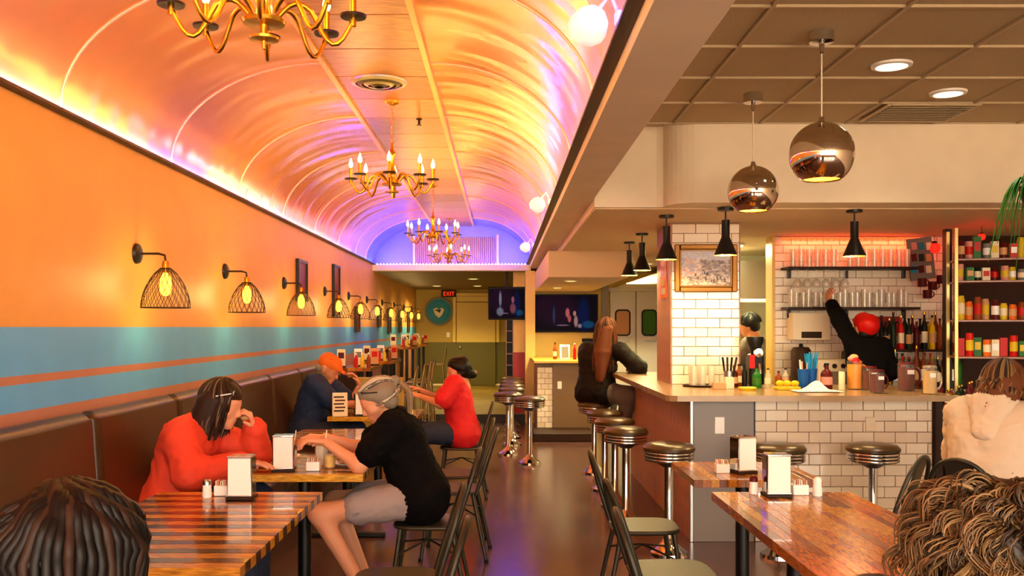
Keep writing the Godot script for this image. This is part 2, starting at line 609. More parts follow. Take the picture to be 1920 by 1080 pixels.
func vault() -> void:
	var v := struct("ceiling")
	var seams := [-3.0, -1.4, 0.05, 1.5, 2.96, 4.42, 5.9, 7.4, 8.9, 10.4, 11.9, 13.3, 14.3, 15.28]
	for side in [-1.0, 1.0]:
		for k in seams.size() - 1:
			part(v, "vault_panel", vault_panel(side, seams[k] + 0.003, seams[k + 1] - 0.003, k * 3.7), M.end_lit_blue if k == seams.size() - 2 else M.vault)  # last panels carry the blue strip light in their colour
			if k > 0:
				var pts := []
				for j in 19:
					var t := j / 18.0
					var p := arc_point(side, t)
					var n := arc_normal(side, t)
					pts.append(v3(p.x + n.x * 0.002, p.y + n.y * 0.002, seams[k]))
				part(v, "seam_trim", MB.new().tube(pts, 0.007, 0.007, 6), M.vault_seam)
	# middle strip of wide boards with open joints
	var d := -3.0
	var k := 0
	while d < 15.2:
		var e := minf(d + 0.61, 15.28)
		part(v, "board", bx(-1.105, -0.485, 3.20, 3.225, d + 0.004, e - 0.004, 0.003), M["plank_%d" % [0, 1, 2, 1, 0, 2, 2][k % 7]])
		d = e
		k += 1
	for x in [-1.135, -0.49]:
		part(v, "strip_edging", bx(x, x + 0.035, 3.185, 3.222, -3.0, 15.28, 0.003), M.strip_edge)
	# the beam on the bar side of the vault
	var b := struct("ceiling_beam")
	part(b, "beam_body", bx(0.44, 0.68, 2.50, 3.9, -3.0, 15.45, 0.003), M.beam_paint)
	# light strips lying on the two ledges and across the bulkhead, in coloured lengths
	var warm := Color(1.0, 0.74, 0.16)
	var amber := Color(1.0, 0.58, 0.20)
	var pink := Color(1.0, 0.42, 0.55)
	var lilac := Color(0.62, 0.36, 1.0)
	var blue := Color(0.06, 0.16, 1.0)
	var left := [[-1.0, 2.6, amber, 3.0], [2.6, 3.7, lilac, 4.0], [3.7, 4.4, warm, 5.0], [4.4, 5.5, warm, 8.0], [5.5, 6.6, lilac, 6.0], [6.6, 8.6, warm, 9.0], [8.6, 10.2, amber, 5.0], [10.2, 11.8, pink, 7.0], [11.8, 12.9, lilac, 8.0], [12.9, 15.0, blue, 42.0]]
	var right := [[-1.0, 2.6, amber, 3.0], [2.6, 3.6, blue, 12.0], [3.6, 6.0, warm, 7.0], [6.0, 8.8, warm, 10.0], [8.8, 10.4, amber, 5.0], [10.4, 11.8, pink, 7.0], [11.8, 12.9, lilac, 8.0], [12.9, 15.0, blue, 42.0]]
	var hues := {warm: ["warm", "led_pink"], amber: ["amber", "led_pink"], pink: ["pink", "led_pink"], lilac: ["lilac", "led_lilac"], blue: ["blue", "led_blue"]}
	for side in [0, 1]:
		for s in [left, right][side]:
			var x := -2.075 if side == 0 else 0.415
			var where: String = ["left wall ledge", "beam ledge"][side]
			var o := thing("led_strip", "%s light strip on the %s, %s" % [hues[s[2]][0], where, span_words(s[0])], "light strip", v3(x, 2.575, (s[0] + s[1]) / 2), 0.0, "light strips along the vault")
			part(o, "led_tape", MB.new().box(Vector3(0, 0, 0), Vector3(0.022, 0.008, s[1] - s[0] - 0.01)), M[hues[s[2]][1] if s[2] != warm and s[2] != amber else "led_lilac"])
			area(o, Vector3(0, 0.008, 0), Vector3(0.25 if side == 0 else -0.25, 1, 0), Vector3(0, 0, 1), Vector2(0.022, s[1] - s[0]), s[2], s[3] * (s[1] - s[0]) * 0.07)
			area(o, Vector3(0, 0.012, 0), Vector3(-0.6 if side == 0 else 0.6, 1, 0), Vector3(0, 0, 1), Vector2(0.012, s[1] - s[0]), Color(0.66, 0.52, 1.0) if s[0] < 12.0 else blue, 0.25 * (s[1] - s[0]))
	var eb := thing("led_strip", "beaded light strip across the bulkhead at the end of the vault", "light strip", v3(-0.83, 2.56, 15.14), 0.0, "light strips along the vault")
	part(eb, "led_tape", MB.new().box(Vector3.ZERO, Vector3(2.44, 0.006, 0.02)), M.led_lilac)
	var bead := MB.new().ball(Vector3.ZERO, Vector3(0.011, 0.011, 0.011), 8, 6).mesh()
	for i in 46:
		part(eb, "led_bead", bead, M.led_bead, Vector3(-1.2 + i * 0.0533, 0.012, 0.004))
	area(eb, Vector3(0, 0.03, 0), Vector3(0, 1, -0.2), Vector3(1, 0, 0), Vector2(0.02, 2.4), Color(0.12, 0.18, 1.0), 2.0)
	chandeliers()
	# round air diffuser and a small sprinkler head on the middle strip
	var dv := thing("air_diffuser", "round grey air diffuser set in the wooden ceiling strip", "air vent", v3(-0.83, 3.20, 6.28))
	for k2 in 4:
		var r := 0.19 - k2 * 0.042
		part(dv, "diffuser_ring", MB.new().lathe([Vector2(r, 0.0), Vector2(r - 0.004, -0.012 - k2 * 0.004), Vector2(r - 0.032, -0.022 - k2 * 0.006), Vector2(r - 0.034, -0.016 - k2 * 0.006), Vector2(r - 0.01, 0.0)], 28), [M.steel, M.dark_bronze][k2 % 2])
	var sp := thing("sprinkler", "small sprinkler head beside the second chandelier's canopy", "sprinkler", v3(-0.66, 3.2, 7.4))
	part(sp, "stem", MB.new().lathe([Vector2(0, 0), Vector2(0.025, 0), Vector2(0.025, -0.008), Vector2(0.01, -0.012), Vector2(0.01, -0.05), Vector2(0, -0.05)], 12), M.dark_bronze)
	part(sp, "deflector", MB.new().lathe([Vector2(0, -0.05), Vector2(0.022, -0.05), Vector2(0.022, -0.054), Vector2(0, -0.054)], 12), M.dark_bronze)
	# clip-on spotlights on the beam side
	for q in [[3.2, "nearest"], [7.9, "middle"], [12.1, "farthest"]]:
		var dd: float = q[0]
		var o := thing("spotlight", "%s of the white clip-on spotlights on the beam ledge" % q[1], "spotlight", v3(0.40, 2.59, dd), 0.0, "clip-on spotlights on the beam")
		part(o, "clip", MB.new().box(Vector3(0.01, 0.02, 0), Vector3(0.05, 0.05, 0.05), 0.008), M.white_plastic)
		part(o, "arm", MB.new().tube([Vector3(0, 0.03, 0), Vector3(-0.03, 0.10, 0), Vector3(-0.07, 0.05, 0)], 0.008), M.white_plastic)
		part(o, "lamp_head", MB.new().lathe([Vector2(0, 0.06), Vector2(0.03, 0.055), Vector2(0.055, 0.03), Vector2(0.068, -0.01), Vector2(0.066, -0.035), Vector2(0.045, -0.062), Vector2(0, -0.072)], 20, Transform3D(Basis(Vector3(0, 0, 1), -0.5), Vector3(-0.10, 0.0, 0))), M.frosted_lamp)
		omni(o, Vector3(-0.10, 0.0, 0), Color(1.0, 0.86, 0.9), 0.05, 0.06)


func span_words(d: float) -> String:
	if d < 3.0:
		return "above the near tables"
	if d < 4.4:
		return "by the nearest chandelier"
	if d < 6.6:
		return "between the first two chandeliers"
	if d < 8.6:
		return "by the second chandelier"
	if d < 10.3:
		return "past the second chandelier"
	if d < 11.8:
		return "by the third chandelier"
	if d < 12.9:
		return "past the third chandelier"
	return "at the far bulkhead"


func chandeliers() -> void:
	var c := thing("chandelier", "nearest brass candle chandelier, cut by the top of the picture", "chandelier", v3(-0.81, 2.49, 3.17), 0.2, "brass candle chandeliers")
	# heights from the finial tip up
	part(c, "finial", MB.new().lathe([Vector2(0, 0), Vector2(0.006, 0.004), Vector2(0.008, 0.03), Vector2(0.05, 0.034), Vector2(0.052, 0.042), Vector2(0.012, 0.05), Vector2(0.014, 0.085)], 16), M.brass)
	part(c, "hub", MB.new().lathe([Vector2(0.014, 0.085), Vector2(0.07, 0.088), Vector2(0.075, 0.10), Vector2(0.03, 0.11), Vector2(0.022, 0.15), Vector2(0.035, 0.18), Vector2(0.02, 0.21), Vector2(0.016, 0.30), Vector2(0.03, 0.325), Vector2(0.012, 0.35), Vector2(0.008, 0.40), Vector2(0, 0.40)], 18), M.brass)
	var rod := MB.new()
	for k in 11:
		var y := 0.40 + k * 0.026
		var pts := []
		for q in 13:
			var a := TAU * q / 12
			var side := Vector3(1, 0, 0) if k % 2 == 0 else Vector3(0, 0, 1)
			pts.append(Vector3(0, y, 0) + side * cos(a) * 0.009 + Vector3(0, sin(a) * 0.017, 0))
		rod.tube(pts, 0.0028, 0.0028, 5, false)
	part(c, "chain", rod, M.brass)
	part(c, "canopy", MB.new().lathe([Vector2(0, 0.672), Vector2(0.02, 0.675), Vector2(0.055, 0.69), Vector2(0.062, 0.71), Vector2(0, 0.71)], 18), M.brass)
	var arm := MB.new()
	var ap := []
	for q in 15:
		var t := q / 14.0
		ap.append(Vector3(0.05 + 0.25 * t, 0.115 + 0.05 * sin(t * PI * 1.9 + 0.1) * (1.0 - 0.3 * t) - 0.055 * sin(maxf(0.0, t - 0.45) / 0.55 * PI) + 0.015 * t, 0))
	arm.tube(ap, 0.0095, 0.008, 8)
	arm.tube([Vector3(0.30, 0.10, 0), Vector3(0.30, 0.135, 0)], 0.011, 0.011, 10)
	var arm_m := arm.mesh()
	var pan := MB.new().lathe([Vector2(0, 0.128), Vector2(0.044, 0.130), Vector2(0.047, 0.138), Vector2(0.04, 0.136), Vector2(0, 0.134)], 18, Transform3D(Basis(), Vector3(0.30, 0, 0))).mesh()
	var sleeve := MB.new().lathe([Vector2(0, 0.135), Vector2(0.011, 0.135), Vector2(0.011, 0.215), Vector2(0, 0.215)], 12, Transform3D(Basis(), Vector3(0.30, 0, 0))).mesh()
	var bulb := MB.new().lathe([Vector2(0, 0.215), Vector2(0.008, 0.215), Vector2(0.015, 0.232), Vector2(0.015, 0.245), Vector2(0.008, 0.268), Vector2(0.002, 0.285), Vector2(0, 0.286)], 12, Transform3D(Basis(), Vector3(0.30, 0, 0))).mesh()
	for k in 8:
		var b := Basis(Vector3.UP, TAU * k / 8)
		var a := part(c, "arm", arm_m, M.brass)
		a.basis = b
		part(a, "drip_pan", pan, M.dark_bronze)
		part(a, "candle_sleeve", sleeve, M.brass)
		part(a, "bulb", bulb, M.flame_bulb)
		omni(c, b * Vector3(0.30, 0.245, 0), Color(1.0, 0.76, 0.34), 0.11, 0.012)
	dup(c, v3(-0.81, 2.50, 6.85), 0.05, "second brass candle chandelier, hanging below the round diffuser")
	dup(c, v3(-0.81, 2.50, 10.9), 0.3, "third brass candle chandelier, seen just above the farthest one")
	dup(c, v3(-0.81, 2.50, 14.2), 0.15, "farthest brass candle chandelier in front of the bulkhead")


func left_wall_things() -> void:
	# cage sconces down the left wall
	var s := thing("wall_sconce", "nearest wire cage sconce on the tan wall, largest of the row", "sconce", v3(-2.1, 1.97, 5.35), 0.0, "cage sconces along the left wall")
	part(s, "back_plate", MB.new().lathe([Vector2(0, 0.03), Vector2(0.03, 0.03), Vector2(0.055, 0.018), Vector2(0.06, 0.0), Vector2(0, 0.0)], 20, Transform3D(Basis(Vector3(0, 0, 1), -PI / 2), Vector3.ZERO)), M.black_metal)
	part(s, "arm", MB.new().tube([Vector3(0.02, 0, 0), Vector3(0.13, 0, 0), Vector3(0.165, -0.01, 0), Vector3(0.17, -0.05, 0)], 0.007), M.wire_dark)
	var at := Transform3D(Basis(), Vector3(0.17, 0, 0))
	part(s, "socket", MB.new().lathe([Vector2(0, -0.04), Vector2(0.016, -0.042), Vector2(0.02, -0.06), Vector2(0.022, -0.11), Vector2(0, -0.112)], 14, at), M.brass)
	var cage := MB.new()
	var prof := func(t: float) -> Vector2:
		return Vector2(0.03 + 0.105 * pow(sin(t * PI / 2), 0.75), -0.085 - 0.225 * t)
	for k in 22:
		for way in [-1.0, 1.0]:
			var pts := []
			for q in 9:
				var t := q / 8.0
				var p: Vector2 = prof.call(t)
				var a: float = TAU * k / 22 + way * t * 0.75
				pts.append(Vector3(0.17 + p.x * cos(a), p.y, p.x * sin(a)))
			cage.tube(pts, 0.0017, 0.0017, 4, false)
	for t in [0.0, 1.0]:
		var pts := []
		var p: Vector2 = prof.call(t)
		for q in 25:
			pts.append(Vector3(0.17 + p.x * cos(TAU * q / 24), p.y, p.x * sin(TAU * q / 24)))
		cage.tube(pts, 0.0032, 0.0032, 6, false)
	part(s, "wire_cage", cage, M.wire_dark)
	part(s, "bulb", MB.new().lathe([Vector2(0, -0.112), Vector2(0.014, -0.112), Vector2(0.03, -0.145), Vector2(0.034, -0.18), Vector2(0.03, -0.22), Vector2(0.016, -0.24), Vector2(0, -0.243)], 16, at), M.filament)
	omni(s, Vector3(0.17, -0.18, 0), Color(1.0, 0.86, 0.52), 0.24, 0.03)
	var words := ["second wire cage sconce from the front on the tan wall", "third wire cage sconce, below the upright framed picture", "fourth wire cage sconce along the left wall", "fifth wire cage sconce, above the head of the bench", "sixth wire cage sconce, just before the bulkhead", "seventh wire cage sconce, first beyond the bulkhead", "eighth wire cage sconce, in the rear room", "ninth wire cage sconce, in the rear room", "last wire cage sconce, nearest the rear wall"]
	var ds := [7.05, 8.95, 11.0, 12.7, 14.4, 16.2, 18.0, 19.8, 21.5]
	for k in 9:
		dup(s, v3(-2.1, 1.97, ds[k]), 0.0, words[k])
	# framed pictures hung on the left wall, seen nearly edge-on
	var prints := [[9.7, 2.03, 0.42, 0.40, "upright framed picture above the third sconce"], [11.7, 2.0, 0.40, 0.62, "tall dark framed picture between the fourth and fifth sconces"], [13.4, 1.66, 0.34, 0.34, "small framed picture low on the wall behind the high tables"], [15.8, 1.72, 0.32, 0.32, "small framed picture on the wall at the bulkhead"], [17.2, 1.66, 0.36, 0.42, "framed picture on the rear room's left wall, nearest"], [19.0, 1.66, 0.36, 0.42, "framed picture on the rear room's left wall, middle"], [20.7, 1.66, 0.36, 0.42, "framed picture on the rear room's left wall, farthest"]]
	for q in prints:
		var p := thing("picture", q[4], "picture", v3(-2.1, q[1], q[0]))
		var w: float = q[2]
		var h: float = q[3]
		for sg in [-1.0, 1.0]:
			part(p, "frame_bar", MB.new().box(Vector3(0.0175, 0, sg * w / 2), Vector3(0.035, h + 0.03, 0.03), 0.004), M.black_metal)
			part(p, "frame_bar", MB.new().box(Vector3(0.0175, sg * h / 2, 0), Vector3(0.034, 0.03, w - 0.03), 0.004), M.black_metal)
		part(p, "print", MB.new().box(Vector3(0.01, 0, 0), Vector3(0.012, h - 0.03, w - 0.03)), M.amber)


# ---------------------------------------------------------------- right side: ceiling, bar
func ceiling_right() -> void:
	var c := struct("ceiling_right")
	part(c, "plenum_board", bx(0.68, 6.0, 3.03, 3.06, -3.0, 6.9), M.grid_white)
	# lay-in tiles seen in the picture, one by one, then a plain field over the viewer
	var n := 0
	for i in 6:
		for j in 8:
			var x0 := 0.61 + i * 0.61
			var d0 := 1.79 + j * 0.607
			var a := maxf(x0, 0.685)
			part(c, "ceiling_tile", bx(a + 0.012, x0 + 0.598, 3.004, 3.02, d0 + 0.012, minf(d0 + 0.595, 6.63), 0.003), M[["tile_ceiling", "tile_ceiling_b", "tile_ceiling"][(i * 3 + j * 2 + n) % 3]])
			n += 1
	part(c, "ceiling_field", bx(0.685, 6.0, 3.0, 3.02, -3.0, 1.79), M.tile_ceiling)
	part(c, "ceiling_field", bx(4.27, 6.0, 3.0, 3.02, 1.79, 6.63), M.tile_ceiling)
	for i in 7:
		part(c, "grid_bar", bx(0.61 + i * 0.61 - 0.009 + (0.09 if i == 0 else 0.0), 0.61 + i * 0.61 + 0.009 + (0.09 if i == 0 else 0.0), 2.992, 3.03, 1.79, 6.63), M.grid_white)
	for j in 9:
		part(c, "grid_bar", bx(0.685, 4.27, 2.993, 3.03, 1.79 + j * 0.607 - 0.009, 1.79 + j * 0.607 + 0.009), M.grid_white)
	# soffit over the bar, its left end turned back in a curve
	var poly := PackedVector2Array([Vector2(0.68, 6.90), Vector2(1.14, 6.90), Vector2(1.185, 6.88)])
	for k in 9:
		var a := PI - PI / 2 * k / 8.0
		poly.append(Vector2(1.41 + 0.22 * cos(a), 6.86 - 0.22 * sin(a)))
	poly.append(Vector2(6.0, 6.64))
	poly.append(Vector2(6.0, 15.5))
	poly.append(Vector2(0.68, 15.5))
	var s := struct("ceiling_bar")
	var xf := Transform3D(Basis(Vector3(1, 0, 0), Vector3(0, 0, -1), Vector3(0, 1, 0)), Vector3(0, 2.735, 0))
	part(s, "soffit_body", MB.new().prism(poly, 0.60, xf), M.cream)
	part(s, "soffit_lining", bx(0.69, 5.99, 2.427, 2.4345, 6.95, 15.4), M.low_ceiling)
	part(s, "lower_soffit", bx(0.53, 1.46, 2.125, 2.43, 10.8, 15.5, 0.004), M.low_ceiling)
	# recessed downlights, air grille
	for q in [[2.156, 5.17, "left recessed downlight, dimmer, in the panel ceiling", 0.5], [2.76, 5.78, "right recessed downlight, brighter, near the ceiling grille", 1.0]]:
		var o := thing("downlight", q[2], "downlight", v3(q[0], 3.0, q[1]))
		part(o, "trim_ring", MB.new().lathe([Vector2(0.085, 0.0), Vector2(0.085, -0.012), Vector2(0.108, -0.008), Vector2(0.11, 0.004)], 28), M.white_plastic)
		part(o, "lamp_lens", MB.new().lathe([Vector2(0, -0.009), Vector2(0.085, -0.010), Vector2(0.085, 0.0)], 28), M.downlight_disc)
		spot(o, Vector3(0, -0.02, 0), Vector3.DOWN, Color(1.0, 0.93, 0.80), 1.6 * q[3], 65.0, 0.08)
	var g := thing("ceiling_grille", "slatted air grille in the panel ceiling above the bar", "air vent", v3(2.79, 2.99, 6.27))
	part(g, "backing", MB.new().box(Vector3(0, 0.002, 0), Vector3(0.56, 0.004, 0.46)), M.black_plastic)
	for k in 4:
		part(g, "grille_frame", MB.new().box([Vector3(-0.29, -0.006, 0), Vector3(0.29, -0.006, 0), Vector3(0, -0.006, -0.24), Vector3(0, -0.006, 0.24)][k], [Vector3(0.03, 0.012, 0.5), Vector3(0.03, 0.012, 0.5), Vector3(0.55, 0.012, 0.03), Vector3(0.55, 0.012, 0.03)][k], 0.003), M.grid_white)
	for k in 9:
		part(g, "slat", MB.new().box(Vector3(0, -0.008, -0.2 + k * 0.05), Vector3(0.55, 0.003, 0.03), 0.0, Basis(Vector3.RIGHT, 0.6)), M.grid_white)
	# two chrome globe pendants
	var p := thing("globe_pendant", "larger, nearer chrome globe pendant over the right tables", "pendant lamp", v3(1.57, 2.40, 4.59), 0.0, "chrome globe pendants")
	var prof := [Vector2(0.012, 0.162), Vector2(0.02, 0.158)]
	for k in 20:
		var a := lerpf(0.18, 2.52, k / 19.0)
		prof.append(Vector2(0.157 * sin(a), 0.157 * cos(a)))
	for k in 10:
		var a := lerpf(2.52, 0.3, k / 9.0)
		prof.append(Vector2(0.152 * sin(a), 0.152 * cos(a)))
	part(p, "globe_shade", MB.new().lathe(prof, 40), M.globe_chrome)
	var lin := []
	for k in 12:
		var a := lerpf(0.3, 2.50, k / 11.0)
		lin.append(Vector2(0.150 * sin(a), 0.150 * cos(a)))
	part(p, "inner_liner", MB.new().lathe(lin, 32), M.lamp_liner)
	part(p, "cap", MB.new().lathe([Vector2(0, 0.185), Vector2(0.012, 0.182), Vector2(0.016, 0.165), Vector2(0.03, 0.15), Vector2(0, 0.15)], 16), M.chrome)
	part(p, "cord", MB.new().tube([Vector3(0, 0.18, 0), Vector3(0, 0.54, 0)], 0.004), M.cream)
	part(p, "canopy", MB.new().lathe([Vector2(0, 0.49), Vector2(0.012, 0.50), Vector2(0.014, 0.545), Vector2(0.06, 0.55), Vector2(0.06, 0.60), Vector2(0, 0.60)], 24), M.chrome)
	part(p, "bulb", MB.new().ball(Vector3(0, -0.035, 0), Vector3(0.045, 0.05, 0.045)), M.warm_disc)
	omni(p, Vector3(0, -0.035, 0), Color(1.0, 0.82, 0.48), 0.9, 0.04)
	dup(p, v3(1.566, 2.40, 5.83), 0.7, "smaller, farther chrome globe pendant in front of the soffit")
	# black cone pendants along the bar
	var c0 := thing("cone_pendant", "black cone pendant at the corner of the bar, left of the framed painting", "pendant lamp", v3(1.29, 2.08, 7.34), 0.0, "black cone pendants over the bar")
	part(c0, "cone_shade", MB.new().lathe([Vector2(0.082, 0.0), Vector2(0.085, 0.002), Vector2(0.034, 0.125), Vector2(0.03, 0.135), Vector2(0.03, 0.26), Vector2(0.0, 0.262)], 24), M.black_metal)
	part(c0, "inner_liner", MB.new().lathe([Vector2(0.082, 0.0), Vector2(0.030, 0.122), Vector2(0.0, 0.124)], 24), M.lamp_liner)
	part(c0, "rod", MB.new().tube([Vector3(0, 0.26, 0), Vector3(0, 0.34, 0)], 0.006), M.black_metal)
	part(c0, "canopy", MB.new().lathe([Vector2(0, 0.325), Vector2(0.058, 0.328), Vector2(0.06, 0.348), Vector2(0, 0.348)], 20), M.black_metal)
	part(c0, "bulb", MB.new().ball(Vector3(0, 0.03, 0), Vector3(0.03, 0.03, 0.03), 12, 8), M.warm_disc)
	omni(c0, Vector3(0, 0.03, 0), Color(1.0, 0.86, 0.58), 1.1, 0.025)
	for q in [[1.65, 6.9, "black cone pendant just right of the framed painting"], [2.64, 7.0, "black cone pendant in front of the bar's glass shelves"], [1.31, 8.75, "black cone pendant, right one of the far pair"], [1.31, 9.62, "black cone pendant, left and farthest of the far pair"]]:
		dup(c0, v3(q[0], 2.08, q[1]), 0.0, q[2])


# subway tiles laid in running bond over a rectangle on the plane spanned by ua and Vector3.UP
func tile_field(parent: Node, origin: Vector3, ua: Vector3, nrm: Vector3, w: float, h: float, tw: float, th: float, skip := []) -> void:
	var rows := int(floor(h / th + 0.01))
	var g := 0.004
	var bas := Basis(ua, Vector3.UP, nrm)
	var cache := {}
	for r in rows:
		var x := -tw / 2 if r % 2 else 0.0
		while x < w - 0.01:
			var a := maxf(x, 0.0)
			var b := minf(x + tw, w)
			x += tw
			if b - a < 0.012:
				continue
			var hid := false
			for s in skip:
				if a >= s[0] and b <= s[1] and r * th >= s[2] and (r + 1) * th <= s[3]:
					hid = true
			if hid:
				continue
			var key := "%.3f" % (b - a)
			if not cache.has(key):
				cache[key] = MB.new().box(Vector3.ZERO, Vector3(b - a - g, th - g, 0.012), 0.003, bas).mesh()
			var tl := part(parent, "tile", cache[key], M["tile_%d" % rng.randi_range(0, 2)], origin + ua * ((a + b) / 2) + Vector3.UP * (r * th + th / 2) + nrm * (0.004 + rng.randf() * 0.0012))
			tl.name = tl.name


func bar() -> void:
	# near bar: tiled front, wood side, one continuous worktop
	var b := thing("bar_counter", "tiled bar counter with wooden side panels, nearest to the viewer", "bar counter", v3(0, 0, 0))
	part(b, "carcass", bx(1.38, 3.16, 0.0, 1.03, 6.75, 7.75), M.grout)
	part(b, "carcass", bx(1.38, 1.95, 0.0, 1.03, 7.75, 9.9), M.grout)
	for k in 4:
		part(b, "side_panel", bx(1.36, 1.382, 0.0, 1.028, 6.74 + k * 0.79, 6.74 + k * 0.79 + 0.784, 0.003), M.panel_pink)
	part(b, "corner_trim", bx(1.352, 1.375, 0.0, 1.03, 6.72, 6.745, 0.004), M.steel)
	part(b, "front_panel", bx(1.376, 1.815, 0.0, 1.03, 6.73, 6.752, 0.003), M.panel_grey)
	part(b, "panel_edge", bx(1.815, 1.822, 0.0, 1.03, 6.725, 6.752), M.black_metal)
	tile_field(b, v3(1.824, 0.0, 6.75), Vector3(1, 0, 0), Vector3(0, 0, 1), 1.28, 1.03, 0.156, 0.079)
	part(b, "end_panel", bx(3.11, 3.165, 0.0, 1.03, 6.70, 7.75, 0.003), M.dark_brown)
	part(b, "outlet_plate", bx(1.53, 1.60, 0.78, 0.90, 6.722, 6.731, 0.002), M.white_plastic)
	part(b, "outlet_plate", bx(2.62, 2.69, 0.80, 0.90, 6.728, 6.737, 0.002), M.cream)
	var poly := PackedVector2Array([Vector2(1.15, 9.95), Vector2(1.15, 6.58), Vector2(1.17, 6.53), Vector2(1.22, 6.5), Vector2(3.2, 6.5), Vector2(3.2, 7.8), Vector2(2.0, 7.8), Vector2(2.0, 9.95)])
	var xf := Transform3D(Basis(Vector3(1, 0, 0), Vector3(0, 0, -1), Vector3(0, 1, 0)), Vector3(0, 1.05, 0))
	single("worktop", "long L-shaped worktop on the tiled bar counter", "worktop", MB.new().prism(poly, 0.04, xf), M.counter_top)
	# tiled column rising from the bar to the soffit
	var c := struct("wall_column")
	part(c, "column_core", bx(1.42, 1.985, 1.07, 2.425, 7.83, 8.5), M.grout)
	tile_field(c, v3(1.42, 1.07, 7.83), Vector3(1, 0, 0), Vector3(0, 0, 1), 0.565, 1.355, 0.2, 0.079)
	part(c, "corner_bead", bx(1.408, 1.424, 1.07, 2.425, 7.822, 7.845, 0.003), M.panel_pink)
	part(c, "corner_bead", bx(1.981, 1.995, 1.07, 2.425, 7.822, 7.845, 0.003), M.panel_pink)
	part(c, "side_cladding", bx(1.408, 1.421, 1.07, 2.425, 7.845, 8.5), M.panel_pink)
	var po := thing("poster", "narrow orange poster on the left side of the tiled column", "poster", v3(1.404, 1.98, 8.14))
	part(po, "sheet", MB.new().box(Vector3(0, 0, 0), Vector3(0.006, 0.36, 0.30)), M.orange)
	for k in 4:
		part(po, "printed_block", MB.new().box(Vector3(-0.0034, 0.12 - k * 0.08, -0.02 + 0.03 * (k % 2)), Vector3(0.001, 0.05, 0.18)), [M.cream_c, M.red, M.yellow, M.cream_c][k])
	# gold framed street painting
	var pf := thing("painting", "gold framed impressionist street painting on the tiled column", "painting", v3(1.70, 2.041, 7.81))
	for sg in [-1.0, 1.0]:
		part(pf, "frame_bar", MB.new().box(Vector3(sg * 0.24, 0, 0.015), Vector3(0.045, 0.40, 0.035), 0.01), M.gold_frame)
		part(pf, "frame_bar", MB.new().box(Vector3(0, sg * 0.178, 0.015), Vector3(0.436, 0.045, 0.034), 0.01), M.gold_frame)
		part(pf, "inner_slip", MB.new().box(Vector3(sg * 0.212, 0, 0.01), Vector3(0.012, 0.31, 0.016), 0.002), M.gold_frame)
		part(pf, "inner_slip", MB.new().box(Vector3(0, sg * 0.15, 0.01), Vector3(0.43, 0.012, 0.016), 0.002), M.gold_frame)
	part(pf, "canvas", quad_xy(0.43, 0.31, 0.006), painted("street_canvas", street_image()))
	# far counter by the wall with the television
	var f := thing("far_counter", "yellow-topped far counter beneath the wall television", "bar counter", v3(0, 0, 0))
	part(f, "carcass", bx(0.51, 1.30, 0.0, 1.03, 13.42, 15.4), M.panel_brown)
	part(f, "front_panel", bx(0.725, 1.31, 0.0, 1.03, 13.39, 13.42, 0.003), M.panel_brown)
	tile_field(f, v3(0.50, 0.10, 13.42), Vector3(1, 0, 0), Vector3(0, 0, 1), 0.222, 0.93, 0.11, 0.079)
	part(f, "outlet_plate", bx(0.79, 0.85, 0.66, 0.77, 13.38, 13.391, 0.002), M.white_plastic)
	single("far_worktop", "thick yellow worktop on the far counter", "worktop", bx(0.45, 1.34, 1.03, 1.07, 13.3, 15.42, 0.008), M.far_counter_top)
	single("foot_step", "low dark step in front of the far counter", "step", bx(0.42, 1.25, 0.0, 0.11, 12.6, 13.38, 0.01), M.dark_brown)


func quad_xy(w: float, h: float, z: float) -> MB:
	var mb := MB.new()
	mb.box(Vector3(0, 0, z), Vector3(w, h, 0.004))
	return mb


func painted(key: String, im: Image, e := 0.0) -> StandardMaterial3D:
	var m := mk(key, Color.WHITE, 0.45)
	var t := ImageTexture.create_from_image(im)
	m.albedo_texture = t
	m.texture_repeat = false
	if e > 0.0:
		m.albedo_color = Color.BLACK
		m.roughness = 0.5
		m.metallic_specular = 0.15
		m.emission_enabled = true
		m.emission = Color.BLACK
		m.emission_texture = t
		m.emission_energy_multiplier = e
	return m


func blob(im: Image, cx: float, cy: float, rx: float, ry: float, c: Color, a := 1.0) -> void:
	for y in range(maxi(0, int(cy - ry)), mini(im.get_height(), int(cy + ry) + 1)):
		for x in range(maxi(0, int(cx - rx)), mini(im.get_width(), int(cx + rx) + 1)):
			var q := Vector2((x - cx) / rx, (y - cy) / ry).length()
			if q < 1.0:
				im.set_pixel(x, y, im.get_pixel(x, y).lerp(c, a * minf(1.0, (1.0 - q) * 2.5)))


func street_image() -> Image:
	# loose dabs: pale sky, pink and blue house fronts, grey street with dark figures
	var im := Image.create(172, 124, false, Image.FORMAT_RGB8)
	im.fill(Color(0.74, 0.72, 0.74))
	var r := RandomNumberGenerator.new()
	r.seed = 31
	for k in 700:
		var x := r.randf() * 172
		var y := r.randf() * 124
		var c: Color = [Color(0.82, 0.80, 0.86), Color(0.72, 0.76, 0.90)][k % 2]
		if y > 85:
			c = [Color(0.86, 0.80, 0.72), Color(0.66, 0.58, 0.54), Color(0.50, 0.42, 0.42)][k % 3]
		elif y > 30 and x < 70:
			c = [Color(0.86, 0.62, 0.60), Color(0.62, 0.64, 0.82), Color(0.90, 0.82, 0.78)][k % 3]
		elif y > 35:
			c = [Color(0.56, 0.52, 0.58), Color(0.72, 0.62, 0.56), Color(0.44, 0.40, 0.46)][k % 3]
		blob(im, x, y, r.randf_range(3, 9), r.randf_range(2, 6), c, 0.8)
	for k in 14:
		blob(im, 50 + r.randf() * 100, 75 + r.randf() * 30, 2.5, 7, Color(0.22, 0.18, 0.22), 0.9)
	for k in 9:
		blob(im, 20 + k * 16, 108 + r.randf() * 8, 9, 2.5, Color(0.95, 0.92, 0.86), 0.8)
	return im


